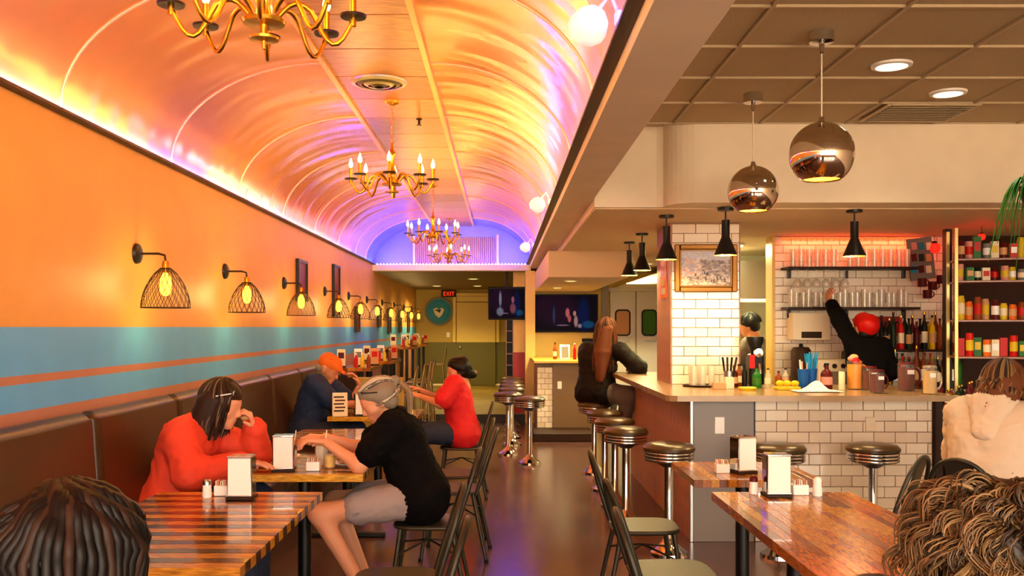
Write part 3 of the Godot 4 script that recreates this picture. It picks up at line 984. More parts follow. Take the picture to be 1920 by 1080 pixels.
func stage_image(two: bool) -> Image:
	# a broadcast: dark stage, blue light columns, performers in pink and white
	var im := Image.create(192, 108, false, Image.FORMAT_RGB8)
	im.fill(Color(0.07, 0.04, 0.09))
	blob(im, 60, 40, 90, 60, Color(0.17, 0.06, 0.16), 0.9)
	blob(im, 150, 60, 22, 70, Color(0.03, 0.10, 0.30), 0.9)
	blob(im, 165, 88, 24, 14, Color(0.10, 0.36, 0.52), 0.8)
	blob(im, 58, 60, 5, 34, Color(0.20, 0.30, 0.45), 0.8)
	blob(im, 85, 90, 26, 3, Color(0.60, 0.45, 0.60), 0.9)
	if two:
		blob(im, 60, 36, 9, 34, Color(0.62, 0.62, 0.70), 0.9)
		blob(im, 58, 84, 24, 20, Color(0.60, 0.60, 0.68), 0.8)
		blob(im, 128, 40, 10, 16, Color(0.80, 0.42, 0.46), 0.9)
		blob(im, 128, 72, 20, 24, Color(0.70, 0.36, 0.42), 0.8)
	else:
		blob(im, 100, 52, 8, 18, Color(0.92, 0.45, 0.45), 0.95)
		blob(im, 106, 70, 7, 14, Color(0.86, 0.40, 0.38), 0.95)
		blob(im, 122, 54, 6, 10, Color(0.90, 0.62, 0.56), 0.95)
		blob(im, 126, 78, 8, 22, Color(0.82, 0.60, 0.58), 0.9)
		blob(im, 138, 92, 8, 8, Color(0.80, 0.66, 0.66), 0.8)
	return im


func back_bar() -> void:
	# tiled wall behind the bar, kitchen opening to its left
	var w := struct("wall_bar")
	part(w, "wall_core", bx(2.62, 6.0, 0.0, 2.426, 9.0, 9.2), M.grout)
	tile_field(w, v3(2.625, 1.075, 9.0), Vector3(1, 0, 0), Vector3(0, 0, 1), 1.72, 1.345, 0.156, 0.079)
	part(w, "dark_lining", bx(4.40, 6.0, 0.0, 2.426, 8.97, 9.0), M.dark_brown)
	part(w, "end_trim", bx(2.595, 2.625, 0.0, 2.426, 8.98, 9.2, 0.003), M.far_counter_top)
	# orange light strip under the ceiling along the tiled wall
	var ls := thing("led_strip", "orange beaded light strip along the top of the bar's tiled wall", "light strip", v3(3.36, 2.40, 8.94))
	part(ls, "led_tape", MB.new().box(Vector3.ZERO, Vector3(1.36, 0.012, 0.012)), M.led_orange)
	var bead := MB.new().ball(Vector3.ZERO, Vector3(0.012, 0.014, 0.012), 8, 6).mesh()
	for i in 26:
		part(ls, "led_bead", bead, M.led_orange, Vector3(-0.66 + i * 0.0528, -0.012, 0.004))
	area(ls, Vector3(0, -0.03, 0.02), Vector3(0, -1, -0.45), Vector3(1, 0, 0), Vector2(0.02, 1.3), Color(1.0, 0.36, 0.18), 0.4)
	# kitchen beyond: its far wall, hood, cool lamp, steel shelf
	var kw := struct("wall_kitchen")
	part(kw, "wall_panel", bx(1.93, 3.6, 0.0, 2.426, 11.5, 11.6), M.white_paint)
	part(kw, "wall_panel", bx(3.5, 3.6, 0.0, 2.426, 9.2, 11.4), M.white_paint)
	part(kw, "jamb", bx(1.93, 1.98, 0.0, 2.426, 10.1, 11.5), M.white_paint)
	var hood := thing("extractor_hood", "pale steel extractor hood seen through the kitchen opening", "hood", v3(2.75, 1.86, 10.7))
	part(hood, "canopy", MB.new().prism(PackedVector2Array([Vector2(-0.5, 0.0), Vector2(0.5, 0.0), Vector2(0.5, 0.42), Vector2(-0.2, 0.42)]), 0.8), M.steel)
	part(hood, "rim", MB.new().box(Vector3(0, -0.02, 0), Vector3(1.02, 0.04, 0.82), 0.006), M.white_paint)
	var kl := thing("kitchen_light", "long tube lamp on the kitchen ceiling behind the bar wall", "lamp", v3(2.45, 2.40, 10.2))
	part(kl, "lamp_body", MB.new().box(Vector3(0, 0.008, 0), Vector3(0.16, 0.016, 1.0), 0.004), M.white_plastic)
	part(kl, "lamp_tube", MB.new().box(Vector3(0, -0.006, 0), Vector3(0.12, 0.012, 0.96), 0.004), M.downlight_disc)
	area(kl, Vector3(0, -0.02, 0), Vector3.DOWN, Vector3(0, 0, 1), Vector2(0.12, 0.96), Color(1.0, 0.96, 0.66), 9.0)
	var ks := thing("kitchen_shelf", "dark steel wall shelf at the back of the kitchen", "shelf", v3(2.55, 1.60, 11.3))
	part(ks, "shelf_board", MB.new().box(Vector3.ZERO, Vector3(0.7, 0.02, 0.2), 0.004), M.black_metal)
	for x in [-0.25, 0.25]:
		part(ks, "bracket", MB.new().box(Vector3(x, -0.06, -0.05), Vector3(0.02, 0.12, 0.1)), M.black_metal)
	for k in 5:
		single("kitchen_pot", "dark pot on the kitchen's wall shelf, %s from the left" % ordinal(k), "pot", MB.new().lathe([Vector2(0, 0), Vector2(0.05, 0), Vector2(0.055, 0.1), Vector2(0.05, 0.1), Vector2(0.045, 0.01), Vector2(0, 0.01)], 14), M.gunmetal, v3(2.28 + k * 0.13, 1.61, 11.29), "pots on the kitchen shelf")
	# two long shelves on brackets
	for q in [[2.105, "upper"], [1.725, "lower"]]:
		var s := thing("bar_shelf", "%s dark shelf of glasses on the bar's tiled wall" % q[1], "shelf", v3(3.30, q[0], 8.87))
		part(s, "shelf_board", MB.new().box(Vector3.ZERO, Vector3(1.24, 0.024, 0.24), 0.003), M.dark_brown)
		for x in [-0.55, 0.0, 0.55]:
			part(s, "bracket", MB.new().box(Vector3(x, -0.05, -0.09), Vector3(0.02, 0.08, 0.06)), M.black_metal)
	# lower cabinet and work surface behind the bar
	var cab := thing("back_counter", "steel back counter against the bar's tiled wall", "counter", v3(3.5, 0, 8.7))
	part(cab, "body", MB.new().box(Vector3(0, 0.48, 0), Vector3(1.7, 0.96, 0.5), 0.004), M.steel)
	part(cab, "top", MB.new().box(Vector3(0, 0.975, 0), Vector3(1.74, 0.03, 0.54), 0.006), M.steel)
	for k in 4:
		var dr := part(cab, "door", MB.new().box(Vector3(-0.63 + k * 0.42, 0.5, 0.255), Vector3(0.40, 0.84, 0.012), 0.004), M.steel)
		part(dr, "handle", MB.new().box(Vector3(-0.63 + k * 0.42, 0.86, 0.27), Vector3(0.16, 0.014, 0.014), 0.004), M.chrome)
	var tier := thing("bottle_rack", "two-legged dark rack lifting a second tier of bottles behind the bar", "rack", v3(3.93, 0.99, 8.78))
	part(tier, "shelf_board", MB.new().box(Vector3(0, 0.34, -0.03), Vector3(0.78, 0.02, 0.22), 0.003), M.dark_brown)
	for x in [-0.37, 0.37]:
		part(tier, "leg", MB.new().box(Vector3(x, 0.165, -0.10), Vector3(0.025, 0.33, 0.05)), M.dark_brown)
	# white equipment box on the tiled wall with a dark label slot, and a red band
	var wb := thing("wall_cabinet", "pale wall cabinet with a dark name slot below the glass shelves", "cabinet", v3(2.92, 1.555, 8.90))
	part(wb, "body", MB.new().box(Vector3(0, 0, 0), Vector3(0.36, 0.26, 0.17), 0.006), M.cream)
	part(wb, "name_slot", MB.new().box(Vector3(0.0, -0.08, 0.087), Vector3(0.19, 0.06, 0.004)), M.dark_brown)
	var rb := thing("wall_sign", "long red sign board on the tiled wall beside the bartender", "sign", v3(3.60, 1.57, 8.96))
	part(rb, "board", MB.new().box(Vector3(0, 0, 0), Vector3(0.42, 0.16, 0.02), 0.004), M.red_paint)
	part(rb, "stripe", MB.new().box(Vector3(0, -0.03, 0.0105), Vector3(0.36, 0.012, 0.002)), M.cream_c)
	# open metal shelving with goods at the right
	var r := thing("shelving_unit", "tall brass shelving unit crowded with groceries at the right", "shelving", v3(4.10, 0, 7.7), -0.25)
	for x in [-0.36, 0.36]:
		for z in [-0.16, 0.16]:
			part(r, "post", MB.new().box(Vector3(x, 1.18, z), Vector3(0.028, 2.36, 0.028), 0.003), M.bar_steel)
	for y in [0.3, 0.72, 1.30, 1.60, 1.92, 2.10]:
		part(r, "shelf_board", MB.new().box(Vector3(0, y, 0), Vector3(0.70, 0.018, 0.34), 0.003), M.warm_wood)
	var bp := thing("bar_post", "slim black post between the bar's tiled wall and the shelving", "post", v3(3.87, 0, 8.12))
	part(bp, "shaft", MB.new().box(Vector3(0, 1.2, 0), Vector3(0.06, 2.4, 0.06), 0.004), M.black_metal)
	part(bp, "foot", MB.new().box(Vector3(0, 0.01, 0), Vector3(0.14, 0.02, 0.14), 0.004), M.black_metal)
	# clutter hung at the end of the tiled wall: clear bag of stock, red lamps, red goggles string
	var pb := thing("poster_board", "grey cluttered poster leaning high by the end of the glass shelves", "poster", v3(3.99, 2.2, 8.90))
	part(pb, "sheet", MB.new().box(Vector3(0, 0, 0), Vector3(0.24, 0.40, 0.02), 0.002, Basis(Vector3(0, 0, 1), 0.12)), M.grey)
	for k in 9:
		part(pb, "printed_patch", MB.new().box(Vector3(-0.07 + (k % 3) * 0.07, 0.12 - (k / 3) * 0.11, 0.0125), Vector3(0.05, 0.07, 0.004), 0.0, Basis(Vector3(0, 0, 1), 0.12)), [M.pink, M.teal, M.cream_c, M.wine, M.dark_green, M.tan, M.sky, M.wine, M.cream_c][k])
	for q in [[4.12, 2.30, 8.9, 0.055, "large round red lamp beside the cluttered poster"], [4.16, 2.33, 8.1, 0.032, "small upright red lamp at the top of the shelving"]]:
		var rl := thing("red_lamp", q[4], "lamp", v3(q[0], q[1], q[2]))
		part(rl, "lamp_glass", MB.new().lathe([Vector2(0, -0.9 * q[3]), Vector2(0.7 * q[3], -0.7 * q[3]), Vector2(q[3], 0), Vector2(0.8 * q[3], 0.7 * q[3]), Vector2(0, q[3])], 16), M.red_lamp)
		part(rl, "lamp_cap", MB.new().lathe([Vector2(0, q[3] * 1.25), Vector2(0.4 * q[3], q[3] * 1.2), Vector2(0.55 * q[3], q[3] * 0.85), Vector2(0, q[3] * 0.85)], 14), M.black_metal)
		part(rl, "lamp_cord", MB.new().tube([Vector3(0, q[3] * 1.2, 0), Vector3(0, 2.426 - q[1], 0)], 0.003), M.black_metal)
		omni(rl, Vector3.ZERO, Color(1.0, 0.10, 0.04), 0.05, q[3])
	for q in [[3.98, 1.93, "leftmost"], [4.08, 1.90, "third from the left"], [4.16, 1.96, "rightmost"], [4.03, 1.82, "lowest"]]:
		single("red_mug", "dark red mug beneath the cluttered poster, %s" % q[2], "mug", mug_mesh(0.04, 0.08), M.wine, v3(q[0], q[1], 8.85), "red mugs hanging at the end of the bar wall")


func mug_mesh(r: float, h: float) -> ArrayMesh:
	var mb := MB.new().lathe([Vector2(0, 0), Vector2(r * 0.9, 0), Vector2(r, h * 0.1), Vector2(r, h), Vector2(r * 0.9, h), Vector2(r * 0.88, h * 0.1), Vector2(0, h * 0.08)], 16)
	var pts := []
	for k in 9:
		var a := -PI / 2 + PI * k / 8
		pts.append(Vector3(r + cos(a) * r * 0.6, h * 0.5 + sin(a) * h * 0.32, 0))
	mb.tube(pts, r * 0.13, r * 0.13, 6)
	return mb.mesh()


func rear() -> void:
	# television on the service wall, with a slim bezel
	var tv := thing("television", "wall television showing dancers, above the yellow far counter", "television", v3(1.05, 1.775, 15.43))
	part(tv, "cabinet", MB.new().box(Vector3(0, 0, 0), Vector3(1.06, 0.63, 0.06), 0.008), M.black_plastic)
	part(tv, "screen", screen_quad(1.02, 0.585, 0.032), painted("stage_screen", stage_image(false), 0.55))
	part(tv, "wall_mount", MB.new().box(Vector3(0, 0, -0.045), Vector3(0.3, 0.3, 0.04)), M.black_metal)
	var tv2 := thing("television", "small television hung from the rear room's ceiling", "television", v3(0.075, 1.94, 15.37), -0.04)
	part(tv2, "cabinet", MB.new().box(Vector3(0, 0, 0), Vector3(0.62, 0.54, 0.07), 0.008, Basis(Vector3.RIGHT, 0.12)), M.black_plastic)
	part(tv2, "screen", screen_quad(0.58, 0.48, 0.037, Basis(Vector3.RIGHT, 0.12)), painted("stage_screen_two", stage_image(true), 0.55))
	part(tv2, "ceiling_pole", MB.new().tube([Vector3(0, 0.2, -0.04), Vector3(0, 0.56, -0.04)], 0.02), M.black_metal)
	single("sound_bar", "short dark speaker bar below the wall television", "speaker", bx(1.32, 1.56, 1.30, 1.36, 15.44, 15.5, 0.006), M.black_plastic)
	# swing doors to the kitchen
	for k in 2:
		var x: float = [1.78, 2.22][k]
		var d := struct("door_%d" % (k + 2))
		part(d, "door_leaf", bx(x, x + 0.425, 0.02, 2.14, 15.44, 15.49, 0.006), M.white_paint)
		part(d, "vision_panel", MB.new().prism(round_rect(0.26, 0.44, 0.07), 0.012, Transform3D(Basis(), v3(x + 0.21, 1.62, 15.438))), M.black_plastic)
		part(d, "vision_glass", MB.new().prism(round_rect(0.21, 0.39, 0.05), 0.014, Transform3D(Basis(), v3(x + 0.21, 1.62, 15.434))), M.leaf if k else M.tan)
		part(d, "push_plate", bx(x + 0.13, x + 0.33, 1.30, 1.34, 15.43, 15.44), M.steel)
	part(struct("trim_3"), "door_head", bx(1.70, 2.72, 2.14, 2.20, 15.42, 15.5), M.white_paint)
	struct("trim_4", bx(1.64, 1.74, 0.0, 2.426, 15.38, 15.5), M.panel_grey)
	var du := thing("ceiling_duct", "white sloping duct under the ceiling before the swing doors", "duct", v3(2.25, 2.30, 14.2))
	part(du, "casing", MB.new().prism(PackedVector2Array([Vector2(-0.45, -0.12), Vector2(0.5, -0.12), Vector2(0.5, 0.12), Vector2(0.25, 0.12)]), 1.6), M.white_paint)
	part(du, "rim", MB.new().box(Vector3(0.02, -0.125, 0.79), Vector3(0.98, 0.02, 0.03)), M.steel)
	# service lights
	for q in [[0.85, 11.6, 2.125, "small disc light under the lower soffit, nearer", 5.0, 70.0], [0.80, 13.6, 2.125, "small disc light under the lower soffit, farther", 7.0, 74.0], [2.0, 12.9, 2.426, "small disc light on the ceiling by the ducts", 9.0, 86.0]]:
		var o := thing("disc_light", q[3], "lamp", v3(q[0], q[2], q[1]))
		part(o, "lamp_trim", MB.new().lathe([Vector2(0.06, 0), Vector2(0.06, -0.01), Vector2(0.08, -0.006), Vector2(0.08, 0)], 20), M.white_plastic)
		part(o, "lamp_lens", MB.new().lathe([Vector2(0, -0.008), Vector2(0.06, -0.008), Vector2(0.06, 0)], 20), M.rear_disc)
		spot(o, Vector3(0, -0.015, 0), Vector3.DOWN, Color(1.0, 0.92, 0.66), q[4], q[5], 0.06)
	for q in [[-0.55, 17.6, "nearest disc light on the rear room's ceiling"], [-1.45, 20.6, "left disc light deep in the rear room"], [-0.55, 20.6, "right disc light deep in the rear room"]]:
		var o := thing("disc_light", q[2], "lamp", v3(q[0], 2.46, q[1]))
		part(o, "lamp_trim", MB.new().lathe([Vector2(0.08, 0), Vector2(0.08, -0.01), Vector2(0.11, -0.006), Vector2(0.11, 0)], 20), M.white_plastic)
		part(o, "lamp_lens", MB.new().lathe([Vector2(0, -0.008), Vector2(0.08, -0.008), Vector2(0.08, 0)], 20), M.rear_disc)
		spot(o, Vector3(0, -0.015, 0), Vector3.DOWN, Color(1.0, 0.88, 0.54), 6.5, 72.0, 0.08)
	# round turquoise wall sign
	var s := thing("round_sign", "round turquoise sign with a pale emblem on the rear wall", "sign", v3(-1.54, 1.93, 22.66))
	var face := Transform3D(Basis(Vector3.RIGHT, PI / 2), Vector3.ZERO)
	part(s, "disc", MB.new().lathe([Vector2(0, -0.02), Vector2(0.32, -0.02), Vector2(0.325, 0.0), Vector2(0.31, 0.02), Vector2(0, 0.02)], 40, face), M.teal)
	part(s, "rim", ring_xy(0.325, 0.022, 0.014), M.panel_grey)
	part(s, "inner_ring", ring_xy(0.21, 0.02, 0.008), M.sky)
	part(s, "emblem", MB.new().prism(PackedVector2Array([Vector2(-0.14, 0.05), Vector2(-0.05, 0.09), Vector2(0.0, 0.04), Vector2(0.06, 0.09), Vector2(0.13, 0.04), Vector2(0.08, -0.08), Vector2(0.0, -0.16), Vector2(-0.09, -0.08)]), 0.012, Transform3D(Basis(), Vector3(0, 0, 0.024))), M.cream_c)
	part(s, "emblem_mark", MB.new().prism(PackedVector2Array([Vector2(-0.12, 0.03), Vector2(0.06, 0.05), Vector2(0.02, -0.04), Vector2(-0.04, 0.0)]), 0.006, Transform3D(Basis(), Vector3(0, 0, 0.034))), M.black_plastic)
	# EXIT sign
	var ex := thing("exit_sign", "red EXIT sign high on the rear wall", "sign", v3(-1.30, 2.36, 22.64))
	part(ex, "sign_box", MB.new().box(Vector3.ZERO, Vector3(0.36, 0.17, 0.06), 0.006), M.dark_brown)
	var tm := TextMesh.new()
	tm.text = "EXIT"
	tm.font_size = 32
	tm.pixel_size = 0.0042
	tm.depth = 0.004
	part(ex, "sign_lettering", tm, M.exit_red, Vector3(0, 0, 0.033))
	single("switch_plate", "small pale switch plate beside the rear door", "switch", bx(-1.36, -1.28, 1.30, 1.42, 22.685, 22.7, 0.003), M.white_plastic)
	# tall narrow rack with dark pigeonholes before the red return wall
	var rk := thing("narrow_rack", "tall narrow rack of dark pigeonholes before the red wall", "rack", v3(0.12, 0.13, 15.62))
	part(rk, "side_board", MB.new().box(Vector3(-0.055, 0.78, 0), Vector3(0.012, 1.56, 0.16)), M.warm_wood)
	part(rk, "side_board", MB.new().box(Vector3(0.055, 0.78, 0), Vector3(0.012, 1.56, 0.16)), M.warm_wood)
	part(rk, "back_board", MB.new().box(Vector3(0, 0.78, -0.075), Vector3(0.098, 1.56, 0.01)), M.black_plastic)
	for k in 9:
		part(rk, "shelf_board", MB.new().box(Vector3(0, 0.02 + k * 0.19, 0), Vector3(0.098, 0.014, 0.14)), M.warm_wood)


func screen_quad(w: float, h: float, z: float, bas := Basis()) -> MB:
	return MB.new().box(bas * Vector3(0, 0, z), Vector3(w, h, 0.003), 0.0, bas)


func round_rect(w: float, h: float, r: float) -> PackedVector2Array:
	var p := PackedVector2Array()
	for q in [[1, 1, 0.0], [-1, 1, PI / 2], [-1, -1, PI], [1, -1, PI * 1.5]]:
		for k in 6:
			var a: float = q[2] + PI / 2 * k / 5.0
			p.append(Vector2(q[0] * (w / 2 - r) + cos(a) * r, q[1] * (h / 2 - r) + sin(a) * r))
	return p


func ring_xy(r: float, t: float, z: float) -> MB:
	var pts := []
	for k in 41:
		pts.append(Vector3(r * cos(TAU * k / 40), r * sin(TAU * k / 40), z))
	return MB.new().tube(pts, t, t, 6, false)


# ---------------------------------------------------------------- seating and tables
func bench_and_tables() -> void:
	var b := thing("banquette", "long brown vinyl banquette against the left wall", "banquette", v3(0, 0, 0))
	part(b, "plinth", bx(-2.09, -1.62, 0.0, 0.32, 1.05, 10.25, 0.004), M.dark_brown)
	for k in 8:
		var d := 1.05 + k * 1.15
		var seat := MB.new().box(v3(-1.80, 0.40, d + 0.575), Vector3(0.44, 0.15, 1.142), 0.04)
		part(b, "seat_cushion", seat, M.vinyl)
		var back := MB.new().box(v3(-2.0, 0.80, d + 0.575), Vector3(0.13, 0.68, 1.142), 0.045, Basis(Vector3(0, 0, 1), 0.07))
		part(b, "back_cushion", back, M.vinyl)
	part(b, "end_panel", bx(-2.09, -1.60, 0.0, 1.02, 10.255, 10.29, 0.006), M.dark_brown)
	# striped tables on the left, staves across
	striped_table("striped wooden table nearest the viewer on the left, with a napkin dispenser", -1.64, -0.86, 3.06, 4.47)
	striped_table("wooden table where the coral-jacket and black-shirt diners sit", -1.54, -0.745, 4.99, 5.80)
	striped_table("empty wooden table behind the grey-haired diner", -1.54, -0.745, 6.55, 7.25)
	striped_table("wooden table between the blue-shirt and red-shirt diners", -1.54, -0.745, 8.2, 8.95)
	acacia_table("glossy orange-brown table nearest the viewer on the right", 1.0, 1.665, 2.75, 4.47)
	acacia_table("small glossy orange-brown table nearest the bar stools", 0.99, 1.655, 4.82, 5.47)
	# knee wall at the end of the banquette, high tables beyond it
	struct("wall_partition", bx(-2.09, -1.12, 0.0, 0.98, 10.45, 10.6, 0.004), M.rear_wall)
	var n := 0
	for q in [[10.9, 12.0, "nearest high table along the left wall, behind the knee wall"], [13.0, 14.2, "middle high table along the left wall"]]:
		high_table(q[2], q[0], q[1], 0.0)
	high_table("farthest high table, in the rear room", 16.2, 17.6, 0.13)
	high_table("high table by the rear wall, last of the row", 18.6, 20.0, 0.13)


func table_legs(t: Node3D, x0: float, x1: float, d0: float, d1: float) -> void:
	var zc := -(d0 + d1) / 2
	for z in ([-(d0 + 0.22), -(d1 - 0.22)] if d1 - d0 > 1.0 else [zc]):
		var xc := (x0 + x1) / 2
		part(t, "pedestal", MB.new().tube([Vector3(xc, 0.03, z), Vector3(xc, 0.72, z)], 0.038, 0.038, 14), M.black_metal)
		part(t, "foot_plate", MB.new().box(Vector3(xc, 0.0175, z), Vector3(0.56, 0.035, 0.07), 0.01), M.black_metal)
		part(t, "foot_plate", MB.new().box(Vector3(xc, 0.0175, z), Vector3(0.07, 0.034, 0.5), 0.01), M.black_metal)
		part(t, "top_plate", MB.new().box(Vector3(xc, 0.7125, z), Vector3(0.4, 0.015, 0.4), 0.004), M.black_metal)


func striped_table(label: String, x0: float, x1: float, d0: float, d1: float) -> void:
	var t := thing("striped_table", label, "table", v3(0, 0, 0), 0.0, "striped tables along the banquette")
	var n := int(round((d1 - d0) / 0.068))
	var s := (d1 - d0) / n
	var mesh := MB.new().box(Vector3.ZERO, Vector3(x1 - x0, 0.04, s - 0.0012), 0.0025).mesh()
	for k in n:
		part(t, "stave", mesh, M["%s_%d" % [["maple", "walnut"][k % 2], rng.randi_range(0, 3)]], v3((x0 + x1) / 2, 0.74, d0 + (k + 0.5) * s))
	table_legs(t, x0, x1, d0, d1)


func acacia_table(label: String, x0: float, x1: float, d0: float, d1: float) -> void:
	var t := thing("acacia_table", label, "table", v3(0, 0, 0), 0.0, "glossy tables on the right")
	var n := 15
	var s := (x1 - x0) / n
	for k in n:
		var d := d0
		var first := true
		while d < d1 - 0.01:
			var e := d + (rng.randf_range(0.15, 0.5) if first else rng.randf_range(0.4, 0.62))
			first = false
			if d1 - e < 0.14:
				e = d1
			part(t, "stave", MB.new().box(Vector3.ZERO, Vector3(s - 0.0008, 0.04, e - d - 0.0008), 0.0015), M["acacia_%d" % rng.randi_range(0, 5)], v3(x0 + (k + 0.5) * s, 0.74, (d + e) / 2))
			d = e
	table_legs(t, x0, x1, d0, d1)


func high_table(label: String, d0: float, d1: float, y: float) -> void:
	var t := thing("high_table", label, "table", v3(0, y, 0), 0.0, "high tables along the left wall")
	for k in 6:
		part(t, "stave", bx(-2.08 + k * 0.09, -2.08 + k * 0.09 + 0.0885, 1.03, 1.07, d0, d1, 0.002), M["acacia_%d" % (k % 6)])
	for d in [d0 + 0.15, d1 - 0.15]:
		part(t, "leg", bx(-1.70, -1.65, 0.0, 1.03, d - 0.025, d + 0.025, 0.003), M.black_metal)
		part(t, "leg", bx(-2.05, -2.0, 0.0, 1.03, d - 0.025, d + 0.025, 0.003), M.black_metal)
		part(t, "foot_bar", bx(-2.0, -1.70, 0.30, 0.33, d - 0.015, d + 0.015), M.black_metal)


func chairs_and_stools() -> void:
	# metal cafe chair: pressed seat, hoop back with a wide middle splat, splayed legs; it faces +z of its own
	var c := thing("cafe_chair", "dark metal chair at the near end of the striped table, nearest the viewer", "chair", v3(-0.42, 0, 3.35), -PI / 2, "dark metal cafe chairs")
	var seat := PackedVector2Array()
	for k in 24:
		var a := TAU * k / 24
		seat.append(Vector2(signf(cos(a)) * pow(absf(cos(a)), 0.55) * 0.185, signf(sin(a)) * pow(absf(sin(a)), 0.55) * 0.18))
	var flat := Transform3D(Basis(Vector3(1, 0, 0), Vector3(0, 0, 1), Vector3(0, -1, 0)), Vector3(0, 0.452, 0))
	part(c, "seat", MB.new().prism(seat, 0.016, flat), M.gunmetal)
	var rim := []
	for k in 25:
		var p := seat[k % 24]
		rim.append(Vector3(p.x, 0.448, p.y))
	part(c, "seat_rim", MB.new().tube(rim, 0.011, 0.011, 8, false), M.gunmetal)
	var hoop := []
	for k in 21:
		var t := k / 20.0
		var a := PI * t
		var yy := 0.44 + 0.42 * pow(sin(a), 0.55)
		hoop.append(Vector3(-cos(a) * (0.175 + 0.02 * sin(a)), yy, -0.165 - 0.13 * (yy - 0.44) / 0.42))
	part(c, "back_hoop", MB.new().tube(hoop, 0.0125, 0.0125, 10), M.gunmetal)
	var lean := Basis(Vector3.RIGHT, -0.30)
	part(c, "back_splat", MB.new().prism(PackedVector2Array([Vector2(-0.055, 0.0), Vector2(0.055, 0.0), Vector2(0.075, 0.40), Vector2(0.05, 0.418), Vector2(-0.05, 0.418), Vector2(-0.075, 0.40)]), 0.006, Transform3D(lean, Vector3(0, 0.45, -0.165))), M.gunmetal)
	for sx in [-1.0, 1.0]:
		for sz in [-1.0, 1.0]:
			var top := Vector3(sx * 0.15, 0.445, sz * 0.14)
			var foot := Vector3(sx * 0.20, 0.0, sz * (0.20 if sz > 0 else 0.235))
			var lg := part(c, "leg", MB.new().tube([top, top.lerp(foot, 0.5) + Vector3(sx * 0.006, 0, 0), foot], 0.014, 0.011, 8), M.gunmetal)
			part(lg, "foot_cap", MB.new().tube([foot, foot + Vector3(0, 0.02, 0)], 0.015, 0.015, 8), M.black_plastic)
	for q in [[Vector3(-0.165, 0.30, 0.155), Vector3(0.165, 0.30, -0.165)], [Vector3(0.165, 0.30, 0.155), Vector3(-0.165, 0.30, -0.165)]]:
		part(c, "brace", MB.new().tube([q[0], (q[0] + q[1]) / 2 + Vector3(0, 0.05, 0), q[1]], 0.006, 0.006, 6), M.gunmetal)
	var f := -PI / 2
	for q in [[-0.46, 4.06, f + 0.05, "dark metal chair at the far end of the nearest striped table"],
		[-0.42, 5.28, f, "dark metal chair the black-shirt diner sits on"],
		[-0.33, 6.35, f - 0.05, "dark metal chair behind the black-shirt diner, drawn to the empty table"],
		[-0.36, 7.0, f + 0.04, "dark metal chair at the empty table, farther of two"],
		[-0.38, 8.58, f, "dark metal chair the red-shirt diner sits on"],
		[0.78, 5.16, PI / 2, "dark metal chair on the aisle side of the small right table"],
		[0.76, 4.2, PI / 2 + 0.05, "dark metal chair on the aisle side of the right table, farther one"],
		[0.72, 3.5, PI / 2 - 0.04, "dark metal chair on the aisle side of the right table, nearer one"],
		[2.02, 5.15, -PI / 2 - 0.75, "dark metal chair turned away, between the right tables and the bar"],
		[2.58, 5.03, PI - 0.85, "dark metal chair the cream-hoodie diner sits on"],
		[-0.63, 1.33, PI, "dark metal chair under the braided diner in the foreground"],
		[0.74, 1.40, PI, "dark metal chair under the curly-haired diner in the foreground"]]:
		dup(c, v3(q[0], 0, q[1]), q[2], q[3])
	# chrome diner stools bolted to the floor
	var s := thing("bar_stool", "brown chrome-ringed stool at the near corner of the bar", "bar stool", v3(1.13, 0, 6.34), 0.0, "chrome diner stools")
	part(s, "seat_cushion", MB.new().lathe([Vector2(0, 0.768), Vector2(0.10, 0.766), Vector2(0.158, 0.755), Vector2(0.176, 0.735), Vector2(0.176, 0.715), Vector2(0.16, 0.708), Vector2(0, 0.708)], 32), M.stool_vinyl)
	for k in 3:
		var y := 0.703 - k * 0.022
		part(s, "chrome_band", MB.new().lathe([Vector2(0.158, y + 0.006), Vector2(0.168, y + 0.004), Vector2(0.171, y - 0.004), Vector2(0.168, y - 0.012), Vector2(0.158, y - 0.014)], 32), M.chrome)
	part(s, "seat_shell", MB.new().lathe([Vector2(0.16, 0.71), Vector2(0.16, 0.645), Vector2(0.08, 0.625), Vector2(0.04, 0.60), Vector2(0, 0.60)], 28), M.black_metal)
	part(s, "column", MB.new().lathe([Vector2(0.03, 0.62), Vector2(0.03, 0.1), Vector2(0.036, 0.09)], 20), M.chrome)
	part(s, "floor_flange", MB.new().lathe([Vector2(0.036, 0.12), Vector2(0.05, 0.09), Vector2(0.09, 0.05), Vector2(0.125, 0.025), Vector2(0.13, 0.0), Vector2(0, 0.0)], 28), M.chrome)
	for q in [[1.87, 6.3, "chrome-ringed stool half hidden behind the napkin dispensers"], [2.50, 6.3, "chrome-ringed stool in front of the tiled bar face, at its right"],
		[0.97, 7.33, "nearest stool of the row along the bar's side"], [0.97, 8.05, "second stool of the row along the bar's side"], [0.97, 8.84, "third stool of the row along the bar's side"], [0.97, 9.85, "stool the long-haired woman sits on"],
		[0.307, 10.55, "right one of the two stools standing in the aisle by the far counter"], [0.07, 11.3, "left one of the two stools standing in the aisle by the far counter"],
		[0.12, 12.2, "first stool of the receding far row"], [0.13, 13.0, "second stool of the receding far row"], [0.14, 13.8, "third stool of the receding far row"], [0.15, 14.6, "last stool of the receding far row"]]:
		dup(s, v3(q[0], 0, q[1]), 0.0, q[2])
	# tall metal bar chairs at the high tables
	var h := thing("bar_chair", "tall metal bar chair at the nearest high table", "bar chair", v3(-1.25, 0, 11.5), -PI / 2, "tall metal bar chairs")
	part(h, "seat", MB.new().box(Vector3(0, 0.755, 0), Vector3(0.33, 0.02, 0.33), 0.008), M.bar_steel)
